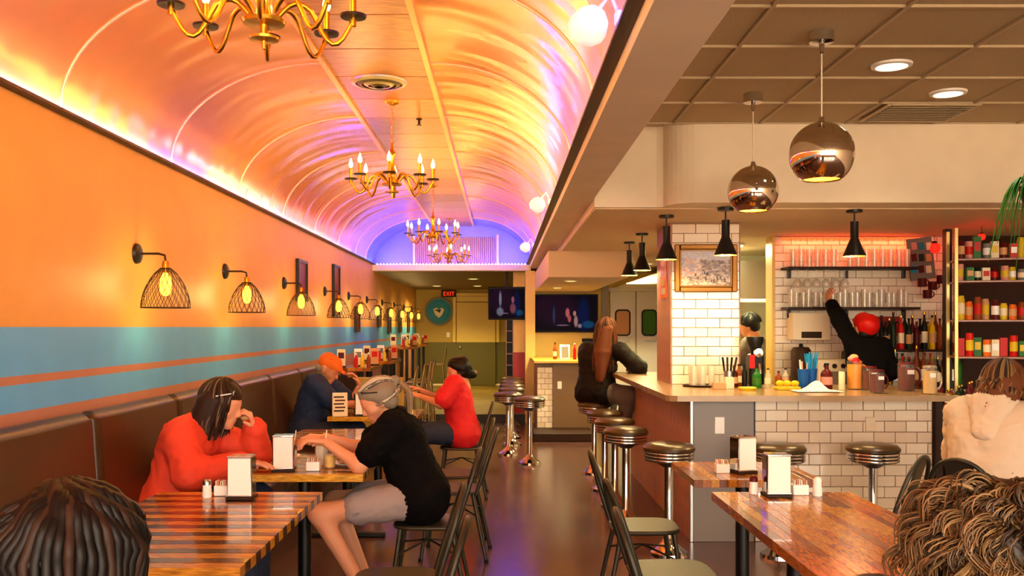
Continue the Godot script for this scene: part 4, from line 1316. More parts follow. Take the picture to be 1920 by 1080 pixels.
	for sx in [-1.0, 1.0]:
		for sz in [-1.0, 1.0]:
			part(h, "leg", MB.new().tube([Vector3(sx * 0.14, 0.75, sz * 0.14), Vector3(sx * 0.2, 0, sz * 0.2)], 0.014, 0.011, 6), M.bar_steel)
	for sx in [-1.0, 1.0]:
		part(h, "stretcher", MB.new().tube([Vector3(sx * 0.178, 0.27, 0.178), Vector3(sx * 0.178, 0.27, -0.178)], 0.008, 0.008, 6), M.bar_steel)
		part(h, "stretcher", MB.new().tube([Vector3(0.178, 0.29, sx * 0.178), Vector3(-0.178, 0.29, sx * 0.178)], 0.008, 0.008, 6), M.bar_steel)
	part(h, "back_hoop", MB.new().tube([Vector3(-0.15, 0.75, -0.15), Vector3(-0.155, 0.98, -0.19), Vector3(-0.12, 1.05, -0.20), Vector3(0.12, 1.05, -0.20), Vector3(0.155, 0.98, -0.19), Vector3(0.15, 0.75, -0.15)], 0.012, 0.012, 6), M.bar_steel)
	for x in [-0.06, 0.0, 0.06]:
		part(h, "back_rod", MB.new().tube([Vector3(x, 0.76, -0.15), Vector3(x, 1.05, -0.20)], 0.006, 0.006, 6), M.bar_steel)
	for q in [[-1.22, 0.0, 12.4, "tall metal bar chair between the first two high tables"], [-1.22, 0.0, 13.4, "tall metal bar chair at the near end of the middle high table"], [-1.22, 0.0, 14.1, "tall metal bar chair at the far end of the middle high table"], [-1.2, 0.13, 16.6, "tall metal bar chair at the high table in the rear room"]]:
		dup(h, v3(q[0], q[1], q[2]), -PI / 2, q[3])


# ---------------------------------------------------------------- things on tables
func dispenser(label: String, at: Vector3, turn := 0.0) -> void:
	var t := thing("napkin_dispenser", label, "napkin dispenser", at, turn, "napkin dispensers")
	part(t, "base", MB.new().box(Vector3(0, 0.008, 0), Vector3(0.122, 0.016, 0.112), 0.004), M.dark_brown)
	part(t, "housing", MB.new().box(Vector3(0, 0.108, 0), Vector3(0.114, 0.186, 0.086), 0.008), M.chrome)
	part(t, "napkin_stack", MB.new().box(Vector3(0, 0.106, 0.046), Vector3(0.104, 0.17, 0.008), 0.003), M.napkin)
	part(t, "face_frame", MB.new().box(Vector3(0, 0.196, 0.047), Vector3(0.114, 0.01, 0.012), 0.003), M.chrome)
	part(t, "face_frame", MB.new().box(Vector3(0, 0.02, 0.047), Vector3(0.114, 0.008, 0.012), 0.003), M.chrome)


func caddy(label: String, at: Vector3, turn := 0.0) -> void:
	var t := thing("sugar_caddy", label, "caddy", at, turn, "sugar caddies")
	part(t, "tray", MB.new().box(Vector3(0, 0.025, 0), Vector3(0.075, 0.05, 0.055), 0.004), M.white_plastic)
	for k in 6:
		part(t, "sachet", MB.new().box(Vector3(-0.028 + k * 0.011, 0.045, 0), Vector3(0.004, 0.05, 0.046)), [M.napkin, M.pink, M.cream_c][k % 3])


func shaker(label: String, at: Vector3, top: Material) -> void:
	var t := thing("salt_shaker", label, "shaker", at, 0.0, "table shakers")
	part(t, "body", MB.new().lathe([Vector2(0, 0), Vector2(0.02, 0), Vector2(0.022, 0.01), Vector2(0.019, 0.06), Vector2(0, 0.06)], 14), M.napkin)
	part(t, "cap", MB.new().lathe([Vector2(0.0195, 0.058), Vector2(0.02, 0.075), Vector2(0.012, 0.085), Vector2(0, 0.087)], 14), top)


func glass_jar(label: String, at: Vector3, r: float, h: float, full: float, liquid: Material) -> void:
	var t := thing("drinking_glass", label, "glass", at, 0.0, "drinking glasses on the tables")
	part(t, "glass_wall", MB.new().lathe([Vector2(0, 0.0), Vector2(r * 0.9, 0.0), Vector2(r, h), Vector2(r - 0.003, h), Vector2(r * 0.9 - 0.003, 0.006), Vector2(0, 0.006)], 20), M.glass)
	part(t, "drink", MB.new().lathe([Vector2(0, 0.008), Vector2(r * 0.9 - 0.005, 0.008), Vector2(r * (0.9 + 0.1 * full) - 0.005, h * full), Vector2(0, h * full)], 20), liquid)
	part(t, "straw", MB.new().tube([Vector3(0, 0.01, 0), Vector3(r * 0.7, h * 1.35, 0)], 0.003), M.white_plastic)


func table_things() -> void:
	dispenser("napkin dispenser on the nearest striped table", v3(-1.20, 0.76, 4.30))
	dispenser("napkin dispenser on the table of the coral-jacket diner", v3(-1.20, 0.76, 5.12), 0.15)
	dispenser("napkin dispenser on the blue-shirt diner's table", v3(-1.26, 0.76, 8.30), 0.3)
	dispenser("napkin dispenser on the nearest right-hand table", v3(1.28, 0.76, 4.36))
	dispenser("napkin dispenser on the small table by the stools", v3(1.30, 0.76, 5.05), 0.35)
	caddy("pale sugar caddy on the nearest striped table", v3(-1.31, 0.76, 4.38))
	caddy("sugar caddy beside the dispenser on the coral-jacket diner's table", v3(-1.04, 0.76, 5.14))
	caddy("white sugar caddy on the nearest right-hand table", v3(1.40, 0.76, 4.40))
	caddy("white sugar caddy on the small table by the stools", v3(1.19, 0.76, 5.06))
	shaker("salt shaker with a chrome cap on the nearest striped table", v3(-1.37, 0.76, 4.33), M.chrome)
	shaker("white shaker on the nearest right-hand table", v3(1.475, 0.76, 4.37), M.napkin)
	shaker("dark-capped shaker on the nearest right-hand table, left of the dispenser", v3(1.19, 0.76, 4.42), M.wine)
	mk("water", Color(0.80, 0.78, 0.70), 0.1)
	mk("lemonade", Color(0.80, 0.66, 0.30), 0.1)
	glass_jar("tall glass of ice water beside the coral-jacket diner's dispenser", v3(-1.03, 0.76, 5.32), 0.042, 0.15, 0.75, M.water)
	glass_jar("short glass of lemonade on the coral-jacket diner's table", v3(-0.965, 0.76, 5.22), 0.038, 0.09, 0.8, M.lemonade)
	glass_jar("tall water glass behind the dispenser, second of two", v3(-1.20, 0.76, 5.30), 0.04, 0.15, 0.6, M.water)
	# plate with a sandwich
	var p := thing("plate_of_food", "white plate with a sandwich before the black-shirt diner", "plate", v3(-0.87, 0.76, 5.35))
	part(p, "plate", MB.new().lathe([Vector2(0, 0), Vector2(0.07, 0), Vector2(0.11, 0.014), Vector2(0.112, 0.018), Vector2(0.07, 0.008), Vector2(0, 0.006)], 28), M.white_plastic)
	part(p, "bread", MB.new().box(Vector3(-0.01, 0.022, 0), Vector3(0.11, 0.022, 0.09), 0.009), M.tan)
	part(p, "lettuce", MB.new().box(Vector3(-0.015, 0.037, 0.005), Vector3(0.12, 0.008, 0.1), 0.003, Basis(Vector3.UP, 0.1)), M.leaf)
	part(p, "bread", MB.new().box(Vector3(0.0, 0.052, 0), Vector3(0.11, 0.022, 0.09), 0.009, Basis(Vector3(0, 0, 1), 0.12)), M.tan)
	var p2 := thing("plate_of_food", "white plate with chips before the coral-jacket diner", "plate", v3(-1.33, 0.76, 5.62))
	part(p2, "plate", MB.new().lathe([Vector2(0, 0), Vector2(0.07, 0), Vector2(0.11, 0.014), Vector2(0.112, 0.018), Vector2(0.07, 0.008), Vector2(0, 0.006)], 28), M.white_plastic)
	for k in 12:
		part(p2, "chip", MB.new().box(Vector3(rng.randf_range(-0.05, 0.05), 0.018 + 0.006 * (k % 3), rng.randf_range(-0.05, 0.05)), Vector3(0.06, 0.009, 0.009), 0.002, Basis(Vector3.UP, rng.randf() * 3.0)), M.yellow)
	# menu card standing on the blue-shirt diner's table, and cards on the high tables
	var mc := thing("menu_card", "folded menu card standing on the blue-shirt diner's table", "menu", v3(-1.44, 0.76, 8.27), 0.25)
	for sg in [-1.0, 1.0]:
		var leaf := part(mc, "card_leaf", MB.new().box(Vector3(0, 0.105, sg * 0.024), Vector3(0.13, 0.21, 0.003), 0.0, Basis(Vector3.RIGHT, -sg * 0.22)), M.cream_c)
		for k in 5:
			part(leaf, "printed_line", MB.new().box(Vector3(-0.01 + 0.01 * (k % 2), 0.05 + k * 0.03, sg * 0.0275 - sg * 0.22 * (-0.055 + k * 0.03)), Vector3(0.09, 0.014, 0.002), 0.0, Basis(Vector3.RIGHT, -sg * 0.22)), M.wine if k % 2 else M.dark_brown)
	var tabs := [[11.0, 0.0, "nearest"], [13.1, 0.0, "middle"], [16.3, 0.13, "rear room's"], [18.7, 0.13, "last"]]
	for q in tabs:
		var y: float = 1.07 + q[1]
		for k in 3:
			var t := thing("table_card", "%s upright menu card on the %s high table" % [["nearest", "middle", "farthest"][k], q[2]], "menu", v3(-1.92 + k * 0.16, y, q[0] + 0.12 + 0.28 * k), 0.2 * k, "menu cards on the %s high table" % q[2])
			part(t, "foot", MB.new().box(Vector3(0, 0.008, 0), Vector3(0.11, 0.016, 0.06), 0.003), M.dark_brown)
			part(t, "card", MB.new().box(Vector3(0, 0.115, 0), Vector3(0.10, 0.20, 0.006)), [M.cream_c, M.white_plastic, M.tan][k])
			part(t, "printed_block", MB.new().box(Vector3(0, 0.14, 0.0035), Vector3(0.07, 0.07, 0.001)), [M.wine, M.grey, M.red][k])
		for k in 3:
			var bt := thing("sauce_bottle", "%s sauce bottle on the %s high table" % [["red", "yellow", "brown"][k], q[2]], "bottle", v3(-1.74 + k * 0.06, y, q[0] + 0.10 + 0.1 * k))
			part(bt, "body", MB.new().lathe([Vector2(0, 0), Vector2(0.024, 0), Vector2(0.025, 0.1), Vector2(0.01, 0.13), Vector2(0.008, 0.15), Vector2(0, 0.15)], 12), [M.red, M.yellow, M.amber][k])
			part(bt, "cap", MB.new().lathe([Vector2(0.01, 0.148), Vector2(0.008, 0.17), Vector2(0, 0.172)], 10), M.white_plastic)


# ---------------------------------------------------------------- things on the bar
func bottle_mesh(r: float, h: float) -> ArrayMesh:
	return MB.new().lathe([Vector2(0, 0), Vector2(r * 0.95, 0), Vector2(r, h * 0.03), Vector2(r, h * 0.58), Vector2(r * 0.8, h * 0.68), Vector2(r * 0.36, h * 0.78), Vector2(r * 0.34, h * 0.95), Vector2(0, h * 0.95)], 14).mesh()


func bottle(label: String, at: Vector3, r: float, h: float, m: Material, cap: Material, band: Material, group := "") -> void:
	var t := thing("bottle", label, "bottle", at, 0.0, group)
	part(t, "body", bottle_mesh(r, h), m)
	part(t, "cap", MB.new().lathe([Vector2(r * 0.42, h * 0.93), Vector2(r * 0.42, h), Vector2(0, h)], 10), cap)
	if band:
		part(t, "paper_label", MB.new().lathe([Vector2(r * 1.02, h * 0.18), Vector2(r * 1.02, h * 0.48)], 14), band)


func counter_things() -> void:
	# before the column: tray with glasses, tools, jars
	single("serving_tray", "round brown serving tray on the bar before the tiled column", "tray", MB.new().lathe([Vector2(0, 0), Vector2(0.15, 0), Vector2(0.165, 0.012), Vector2(0.16, 0.014), Vector2(0.145, 0.006), Vector2(0, 0.006)], 32), M.dark_brown, v3(1.62, 1.07, 7.55))
	for k in 5:
		var t := thing("drinking_glass", "clear tumbler on the round tray, %s of five" % ordinal(k), "glass", v3(1.54 + (k % 3) * 0.07, 1.077, 7.50 + (k / 3) * 0.09), 0.0, "tumblers on the round tray")
		part(t, "glass_wall", tumbler(0.03, 0.16), M.tumbler_glass)
	var holder := thing("utensil_holder", "steel utensil holder with dark handled tools on the bar", "holder", v3(1.80, 1.07, 7.42))
	part(holder, "can", MB.new().lathe([Vector2(0, 0), Vector2(0.04, 0), Vector2(0.042, 0.13), Vector2(0.038, 0.13), Vector2(0.036, 0.01), Vector2(0, 0.01)], 16), M.steel)
	for k in 4:
		part(holder, "utensil", MB.new().tube([Vector3(-0.02 + k * 0.013, 0.02, 0), Vector3(-0.05 + k * 0.035, 0.24, 0.01 * k)], 0.006, 0.009, 6), M.dark_brown if k % 2 else M.black_plastic)
	bottle("dark squat bottle right of the utensil holder", v3(1.85, 1.07, 7.45), 0.03, 0.17, M.wine, M.amber, M.tan)
	bottle("amber bottle with a paper label before the column", v3(1.915, 1.07, 7.55), 0.03, 0.18, M.amber, M.black_plastic, M.cream_c)
	single("small_box", "small cream tea box on the bar before the utensil holder", "box", MB.new().box(Vector3(0, 0.045, 0), Vector3(0.07, 0.09, 0.05), 0.003), M.cream_c, v3(1.76, 1.07, 7.25))
	single("small_box", "low pale packet on the bar, left of the tea box", "box", MB.new().box(Vector3(0, 0.025, 0), Vector3(0.10, 0.05, 0.06), 0.004), M.tan, v3(1.67, 1.07, 7.2))
	bottle("slim black bottle standing alone in the middle of the bar", v3(1.92, 1.07, 7.4), 0.022, 0.19, M.black_plastic, M.black_plastic, null)
	bottle("green bottle beside the blender", v3(1.99, 1.07, 7.3), 0.035, 0.17, M.green, M.black_plastic, M.leaf)
	single("butter_dish", "flat yellow dish on the bar in front of the bottles", "dish", MB.new().lathe([Vector2(0, 0), Vector2(0.06, 0), Vector2(0.07, 0.02), Vector2(0.065, 0.026), Vector2(0, 0.028)], 20), M.yellow, v3(1.85, 1.07, 7.05))
	# espresso grinder with red hopper
	var gr := thing("coffee_grinder", "black coffee grinder with a red and silver hopper on the bar", "grinder", v3(2.06, 1.07, 7.62))
	part(gr, "body", MB.new().box(Vector3(0, 0.13, 0), Vector3(0.12, 0.26, 0.14), 0.02), M.black_plastic)
	part(gr, "hopper", MB.new().lathe([Vector2(0.03, 0.26), Vector2(0.07, 0.36), Vector2(0.07, 0.40), Vector2(0, 0.40)], 18), M.black_metal)
	part(gr, "red_panel", MB.new().box(Vector3(-0.04, 0.20, 0.072), Vector3(0.045, 0.11, 0.006), 0.002), M.red)
	part(gr, "dial", MB.new().lathe([Vector2(0.0, 0.02), Vector2(0.035, 0.018), Vector2(0.04, 0.0)], 20, Transform3D(Basis(Vector3.RIGHT, PI / 2), Vector3(0.01, 0.27, 0.07))), M.chrome)
	part(gr, "spout", MB.new().tube([Vector3(0.02, 0.18, 0.07), Vector3(0.02, 0.10, 0.10)], 0.015, 0.012), M.chrome)
	for k in 3:
		bottle(["clear syrup bottle right of the grinder", "short brown bottle right of the grinder", "clear vinegar bottle by the kitchen opening"][k], v3(2.12 + k * 0.07, 1.07, 7.45 - 0.05 * (k % 2)), 0.026, 0.15 - 0.02 * (k % 2), [M.tumbler_glass, M.amber, M.tumbler_glass][k], M.dark_brown, [M.cream_c, null, M.tan][k])
	single("chopping_tray", "shallow yellow tray with lemons on the bar, left of the blue cups", "tray", MB.new().box(Vector3(0, 0.012, 0), Vector3(0.18, 0.024, 0.12), 0.006), M.yellow, v3(2.18, 1.07, 7.15))
	for k in 3:
		single("lemon", "%s lemon lying on the shallow yellow tray" % ["left", "middle", "right"][k], "lemon", MB.new().ball(Vector3(0, 0.024, 0), Vector3(0.032, 0.024, 0.024), 12, 8), M.yellow, v3(2.125 + k * 0.055, 1.094, 7.15 - 0.01 * k), "lemons on the bar tray")
	# blue cups with straws and lids
	var cup := MB.new().lathe([Vector2(0, 0), Vector2(0.034, 0), Vector2(0.044, 0.155), Vector2(0.041, 0.155), Vector2(0.032, 0.006), Vector2(0, 0.006)], 20).mesh()
	var c1 := thing("blue_cup", "left blue cup holding white wrapped straws", "cup", v3(2.32, 1.07, 7.2))
	part(c1, "cup_wall", cup, M.blue)
	for k in 12:
		part(c1, "wrapped_straw", MB.new().tube([Vector3(0.012 * cos(k * 2.1), 0.01, 0.012 * sin(k * 2.1)), Vector3(0.034 * cos(k * 2.1), 0.205 + 0.01 * (k % 3), 0.034 * sin(k * 2.1))], 0.006, 0.006, 5), [M.napkin, M.pink][k % 2])
	var c2 := thing("blue_cup", "right blue cup bristling with bright blue straws", "cup", v3(2.41, 1.07, 7.28))
	part(c2, "cup_wall", cup, M.blue)
	for k in 16:
		part(c2, "straw", MB.new().tube([Vector3(0.01 * cos(k * 2.4), 0.01, 0.01 * sin(k * 2.4)), Vector3(0.05 * cos(k * 2.4), 0.26 + 0.012 * (k % 3), 0.05 * sin(k * 2.4))], 0.005, 0.005, 5), M.sky)
	bottle("square dark red sauce bottle right of the blue cups", v3(2.50, 1.07, 7.2), 0.045, 0.2, M.wine, M.black_plastic, M.pink)
	# crumpled cloth
	var cl := MB.new()
	var ids := []
	for i in 21:
		for j in 15:
			var u := i / 20.0 - 0.5
			var w := j / 14.0 - 0.5
			var y := 0.006 + maxf(0.0, 0.075 * exp(-(u * u * 26.0 + w * w * 9.0)) + 0.012 * wave.get_noise_2d(u * 9.0, w * 9.0)) * (1.0 if absf(u) < 0.49 and absf(w) < 0.49 else 0.1)
			ids.append(cl.vert(Vector3(u * 0.34 + 0.01 * wave.get_noise_2d(w * 6.0, 3.0), y, w * 0.22), Vector3(u * 3.0 * exp(-u * u * 20.0), 1, w * 1.5).normalized()))
	for i in 20:
		for j in 14:
			cl.quad(ids[i * 15 + j], ids[i * 15 + j + 1], ids[(i + 1) * 15 + j + 1], ids[(i + 1) * 15 + j])
	single("bar_cloth", "crumpled white cloth on the bar in front of the blue cups", "cloth", cl, M.napkin, v3(2.33, 1.07, 6.93))
	# salt tin, juice pitcher, tea pitchers, jug
	single("tall_tin", "slim cream tin between the red bottle and the juice pitcher", "tin", MB.new().lathe([Vector2(0, 0), Vector2(0.024, 0), Vector2(0.024, 0.13), Vector2(0.02, 0.137), Vector2(0, 0.137)], 14), M.cream_c, v3(2.60, 1.07, 7.15))
	pitcher("pitcher of orange juice with a fruit garnish on the bar", v3(2.71, 1.07, 7.18), 0.058, 0.22, M.orange_juice, M.orange_juice, 0.0, true)
	pitcher("dark iced tea pitcher with a white tag, left of three", v3(2.80, 1.07, 7.12), 0.052, 0.165, M.tea, M.wine, 0.3, false)
	pitcher("dark iced tea pitcher with a white tag, middle of three", v3(2.72, 1.07, 6.78), 0.052, 0.155, M.tea, M.wine, 0.2, false)
	pitcher("largest dark iced tea pitcher with a white tag, right of three", v3(3.03, 1.07, 7.0), 0.062, 0.20, M.tea, M.wine, 0.1, false)
	mk("pale_drink", Color(0.80, 0.66, 0.42), 0.15)
	pitcher("pale lemonade jug with a clear handle at the bar's right end", v3(3.05, 1.07, 6.66), 0.048, 0.19, M.pale_drink, M.tumbler_glass, 0.0, false)
	# back counter: coffee urn, appliances and the crowd of liquor bottles
	var urn := thing("coffee_urn", "dark coffee urn on the back counter behind the blue cups", "urn", v3(2.80, 0.99, 8.75))
	part(urn, "body", MB.new().lathe([Vector2(0, 0), Vector2(0.09, 0), Vector2(0.09, 0.34), Vector2(0.07, 0.37), Vector2(0, 0.375)], 24), M.dark_brown)
	part(urn, "lid_knob", MB.new().ball(Vector3(0, 0.385, 0), Vector3(0.02, 0.02, 0.02), 10, 6), M.black_plastic)
	part(urn, "tap", MB.new().tube([Vector3(0, 0.08, 0.085), Vector3(0, 0.08, 0.13), Vector3(0, 0.05, 0.135)], 0.01), M.chrome)
	var ck := thing("toaster_oven", "pale counter oven with three dials, left of the bartender", "oven", v3(3.06, 0.99, 8.75))
	part(ck, "body", MB.new().box(Vector3(0, 0.13, 0), Vector3(0.30, 0.26, 0.3), 0.01), M.cream)
	for k in 3:
		part(ck, "dial", MB.new().lathe([Vector2(0, 0.015), Vector2(0.02, 0.014), Vector2(0.022, 0)], 14, Transform3D(Basis(Vector3.RIGHT, PI / 2), Vector3(-0.08 + k * 0.08, 0.2, 0.15))), M.dark_brown)
	part(ck, "door_slot", MB.new().box(Vector3(0, 0.09, 0.152), Vector3(0.24, 0.12, 0.006), 0.002), M.panel_grey)
	single("coffee_machine", "black boxy coffee machine behind the bartender's arm", "machine", MB.new().box(Vector3(0, 0.17, 0), Vector3(0.18, 0.34, 0.28), 0.02), M.black_plastic, v3(3.30, 0.99, 8.72))
	var cols := ["amber", "dark_green", "wine", "tumbler_glass", "amber", "black_plastic", "green", "tan", "red", "amber", "wine", "tumbler_glass", "yellow", "dark_green"]
	var names := {"amber": "amber", "dark_green": "dark green", "wine": "deep red", "tumbler_glass": "clear", "black_plastic": "black", "green": "green", "tan": "tan", "red": "red", "yellow": "yellow"}
	for k in 24:
		var row := k / 12
		var key: String = cols[(k * 5 + row * 3) % cols.size()]
		bottle("%s liquor bottle, %s from the left in the %s row behind the tea pitchers" % [names[key], ordinal(k % 12), ["back", "front"][row]], v3(3.52 + (k % 12) * 0.066, 0.99, 8.80 - row * 0.12), 0.028, 0.28 + 0.035 * ((k * 3) % 4), M[key], [M.black_plastic, M.red, M.brass][k % 3], [M.cream_c, M.tan, M.white_plastic, null][k % 4], "liquor bottles on the back counter")
	for k in 20:
		var key: String = ["black_plastic", "amber", "wine", "dark_green", "tumbler_glass", "black_plastic", "red", "amber", "yellow", "dark_green"][(k * 3) % 10]
		bottle("%s bottle, %s from the left in the %s row of the raised rack" % [names[key], ordinal(k % 10), ["front", "back"][k / 10]], v3(3.60 + (k % 10) * 0.073, 1.34, 8.77 + 0.09 * (k / 10)), 0.028, 0.26 + 0.03 * ((k * 3) % 4), M[key], [M.black_plastic, M.wine, M.brass][k % 3], [M.tan, null, M.cream_c][k % 3], "bottles on the raised rack")
	# clutter beside the end of the bar: dark rack of jars, flowers
	var st := thing("side_stand", "low stand of clutter at the right end of the bar", "stand", v3(3.62, 0, 7.25))
	part(st, "top", MB.new().box(Vector3(0, 0.93, 0), Vector3(0.5, 0.03, 0.4), 0.004), M.dark_brown)
	for x in [-0.22, 0.22]:
		for z in [-0.17, 0.17]:
			part(st, "leg", MB.new().box(Vector3(x, 0.4575, z), Vector3(0.035, 0.915, 0.035)), M.dark_brown)
	part(st, "shelf_board", MB.new().box(Vector3(0, 0.5, 0), Vector3(0.4, 0.02, 0.36)), M.dark_brown)
	for k in 10:
		bottle(["small amber jar on the stand at the bar's right end", "small green jar on the stand at the bar's right end", "small red jar on the stand at the bar's right end"][k % 3] + ", " + ordinal(k), v3(3.44 + (k % 5) * 0.08, 0.945, 7.2 + (k / 5) * 0.12), 0.026, 0.12 + 0.03 * (k % 3), [M.amber, M.dark_green, M.wine][k % 3], M.brass, M.cream_c, "jars on the stand by the bar")
	for q in [["yellow flower arrangement by the cream-hoodie diner", v3(3.62, 0.0, 6.75), 0.5], ["small plant in a pot by the long-haired woman", v3(1.72, 1.07, 9.4), 0.30]]:
		flowers(q[0], q[1], q[2])
	# far counter things
	var pf := thing("photo_frame", "small white framed photograph standing on the far counter", "photo frame", v3(0.92, 1.07, 13.75), 0.1)
	part(pf, "frame", MB.new().box(Vector3(0, 0.11, 0), Vector3(0.15, 0.22, 0.02), 0.004, Basis(Vector3.RIGHT, -0.12)), M.white_plastic)
	part(pf, "photo", MB.new().box(Vector3(0, 0.11, 0.0115), Vector3(0.10, 0.16, 0.003), 0.0, Basis(Vector3.RIGHT, -0.12)), M.grey)
	bottle("dark bottle left of the small framed photograph", v3(0.78, 1.07, 13.85), 0.03, 0.25, M.amber, M.black_plastic, M.cream_c)
	bottle("red bottle right of the small framed photograph", v3(1.06, 1.07, 13.7), 0.025, 0.24, M.red, M.white_plastic, null)


func pitcher(label: String, at: Vector3, r: float, h: float, liquid: Material, hm: Material, turn: float, garnish: bool) -> void:
	var t := thing("pitcher", label, "pitcher", at, turn, "pitchers on the bar")
	part(t, "drink", MB.new().lathe([Vector2(0, 0.008), Vector2(r * 0.92, 0.008), Vector2(r * 0.97, h * 0.88), Vector2(0, h * 0.88)], 20), liquid)
	part(t, "glass_wall", MB.new().lathe([Vector2(0, 0), Vector2(r * 0.96, 0), Vector2(r, 0.01), Vector2(r * 1.02, h), Vector2(r * 0.985, h), Vector2(r * 0.98, 0.01)], 22), M.glass)
	var pts := []
	for k in 9:
		var a := -PI / 2 + PI * k / 8
		pts.append(Vector3(r + cos(a) * r * 0.75, h * 0.52 + sin(a) * h * 0.33, 0))
	part(t, "handle", MB.new().tube(pts, r * 0.14, r * 0.14, 8), hm)
	if garnish:
		for k in 4:
			part(t, "fruit_slice", MB.new().ball(Vector3(0.02 * cos(k * 1.6), h * (0.95 + 0.06 * k), 0.02 * sin(k * 1.6)), Vector3(0.035, 0.022, 0.03), 10, 6), [M.orange, M.red, M.pink, M.tan][k])
	else:
		part(t, "paper_tag", MB.new().box(Vector3(0, h * 0.72, r * 1.03), Vector3(r * 0.85, h * 0.16, 0.002)), M.napkin)
		part(t, "lid", MB.new().lathe([Vector2(r * 1.03, h), Vector2(r * 0.9, h + 0.014), Vector2(0, h + 0.018)], 18), hm)


func flowers(label: String, at: Vector3, h: float) -> void:
	var f := thing("flower_pot", label, "plant", at)
	part(f, "pot", MB.new().lathe([Vector2(0, 0), Vector2(h * 0.22, 0), Vector2(h * 0.28, h * 0.4), Vector2(h * 0.26, h * 0.4), Vector2(0, h * 0.36)], 16), M.dark_brown)
	var stems := MB.new()
	var leaf := MB.new().prism(PackedVector2Array([Vector2(0, 0), Vector2(0.2, 0.4), Vector2(0.12, 0.8), Vector2(0, 1), Vector2(-0.12, 0.8), Vector2(-0.2, 0.4)]), 0.02).mesh()
	var bloom := MB.new().ball(Vector3.ZERO, Vector3(0.022, 0.018, 0.022), 8, 5).mesh()
	var lf := []
	for k in 26:
		var a := k * 2.4
		var out := h * rng.randf_range(0.12, 0.5)
		var tip := Vector3(out * cos(a), h * rng.randf_range(0.6, 1.4), out * sin(a))
		stems.tube([Vector3(0, h * 0.36, 0), tip * Vector3(0.4, 0.75, 0.4), tip], 0.003, 0.002, 4)
		lf.append([tip, a, k])
	part(f, "stems", stems, M.leaf)
	for q in lf:
		if q[2] % 3 == 0:
			part(f, "bloom", bloom, [M.flower, M.yellow][q[2] % 2], q[0])
		else:
			var l := part(f, "leaf", leaf, [M.leaf, M.green, M.yellow][q[2] % 3], q[0] * 0.9)
			l.basis = Basis(Vector3.UP, q[1]) * Basis(Vector3.RIGHT, 0.9) * Basis().scaled(Vector3.ONE * h * 0.26)


func ordinal(k: int) -> String:
	return ["first", "second", "third", "fourth", "fifth", "sixth", "seventh", "eighth", "ninth", "tenth", "eleventh", "twelfth", "thirteenth", "fourteenth", "fifteenth", "sixteenth", "seventeenth", "eighteenth", "nineteenth", "twentieth"][k]


func tumbler(r: float, h: float) -> ArrayMesh:
	return MB.new().lathe([Vector2(0, 0), Vector2(r * 0.8, 0), Vector2(r, h), Vector2(r - 0.003, h), Vector2(r * 0.8 - 0.003, 0.008), Vector2(0, 0.008)], 14).mesh()


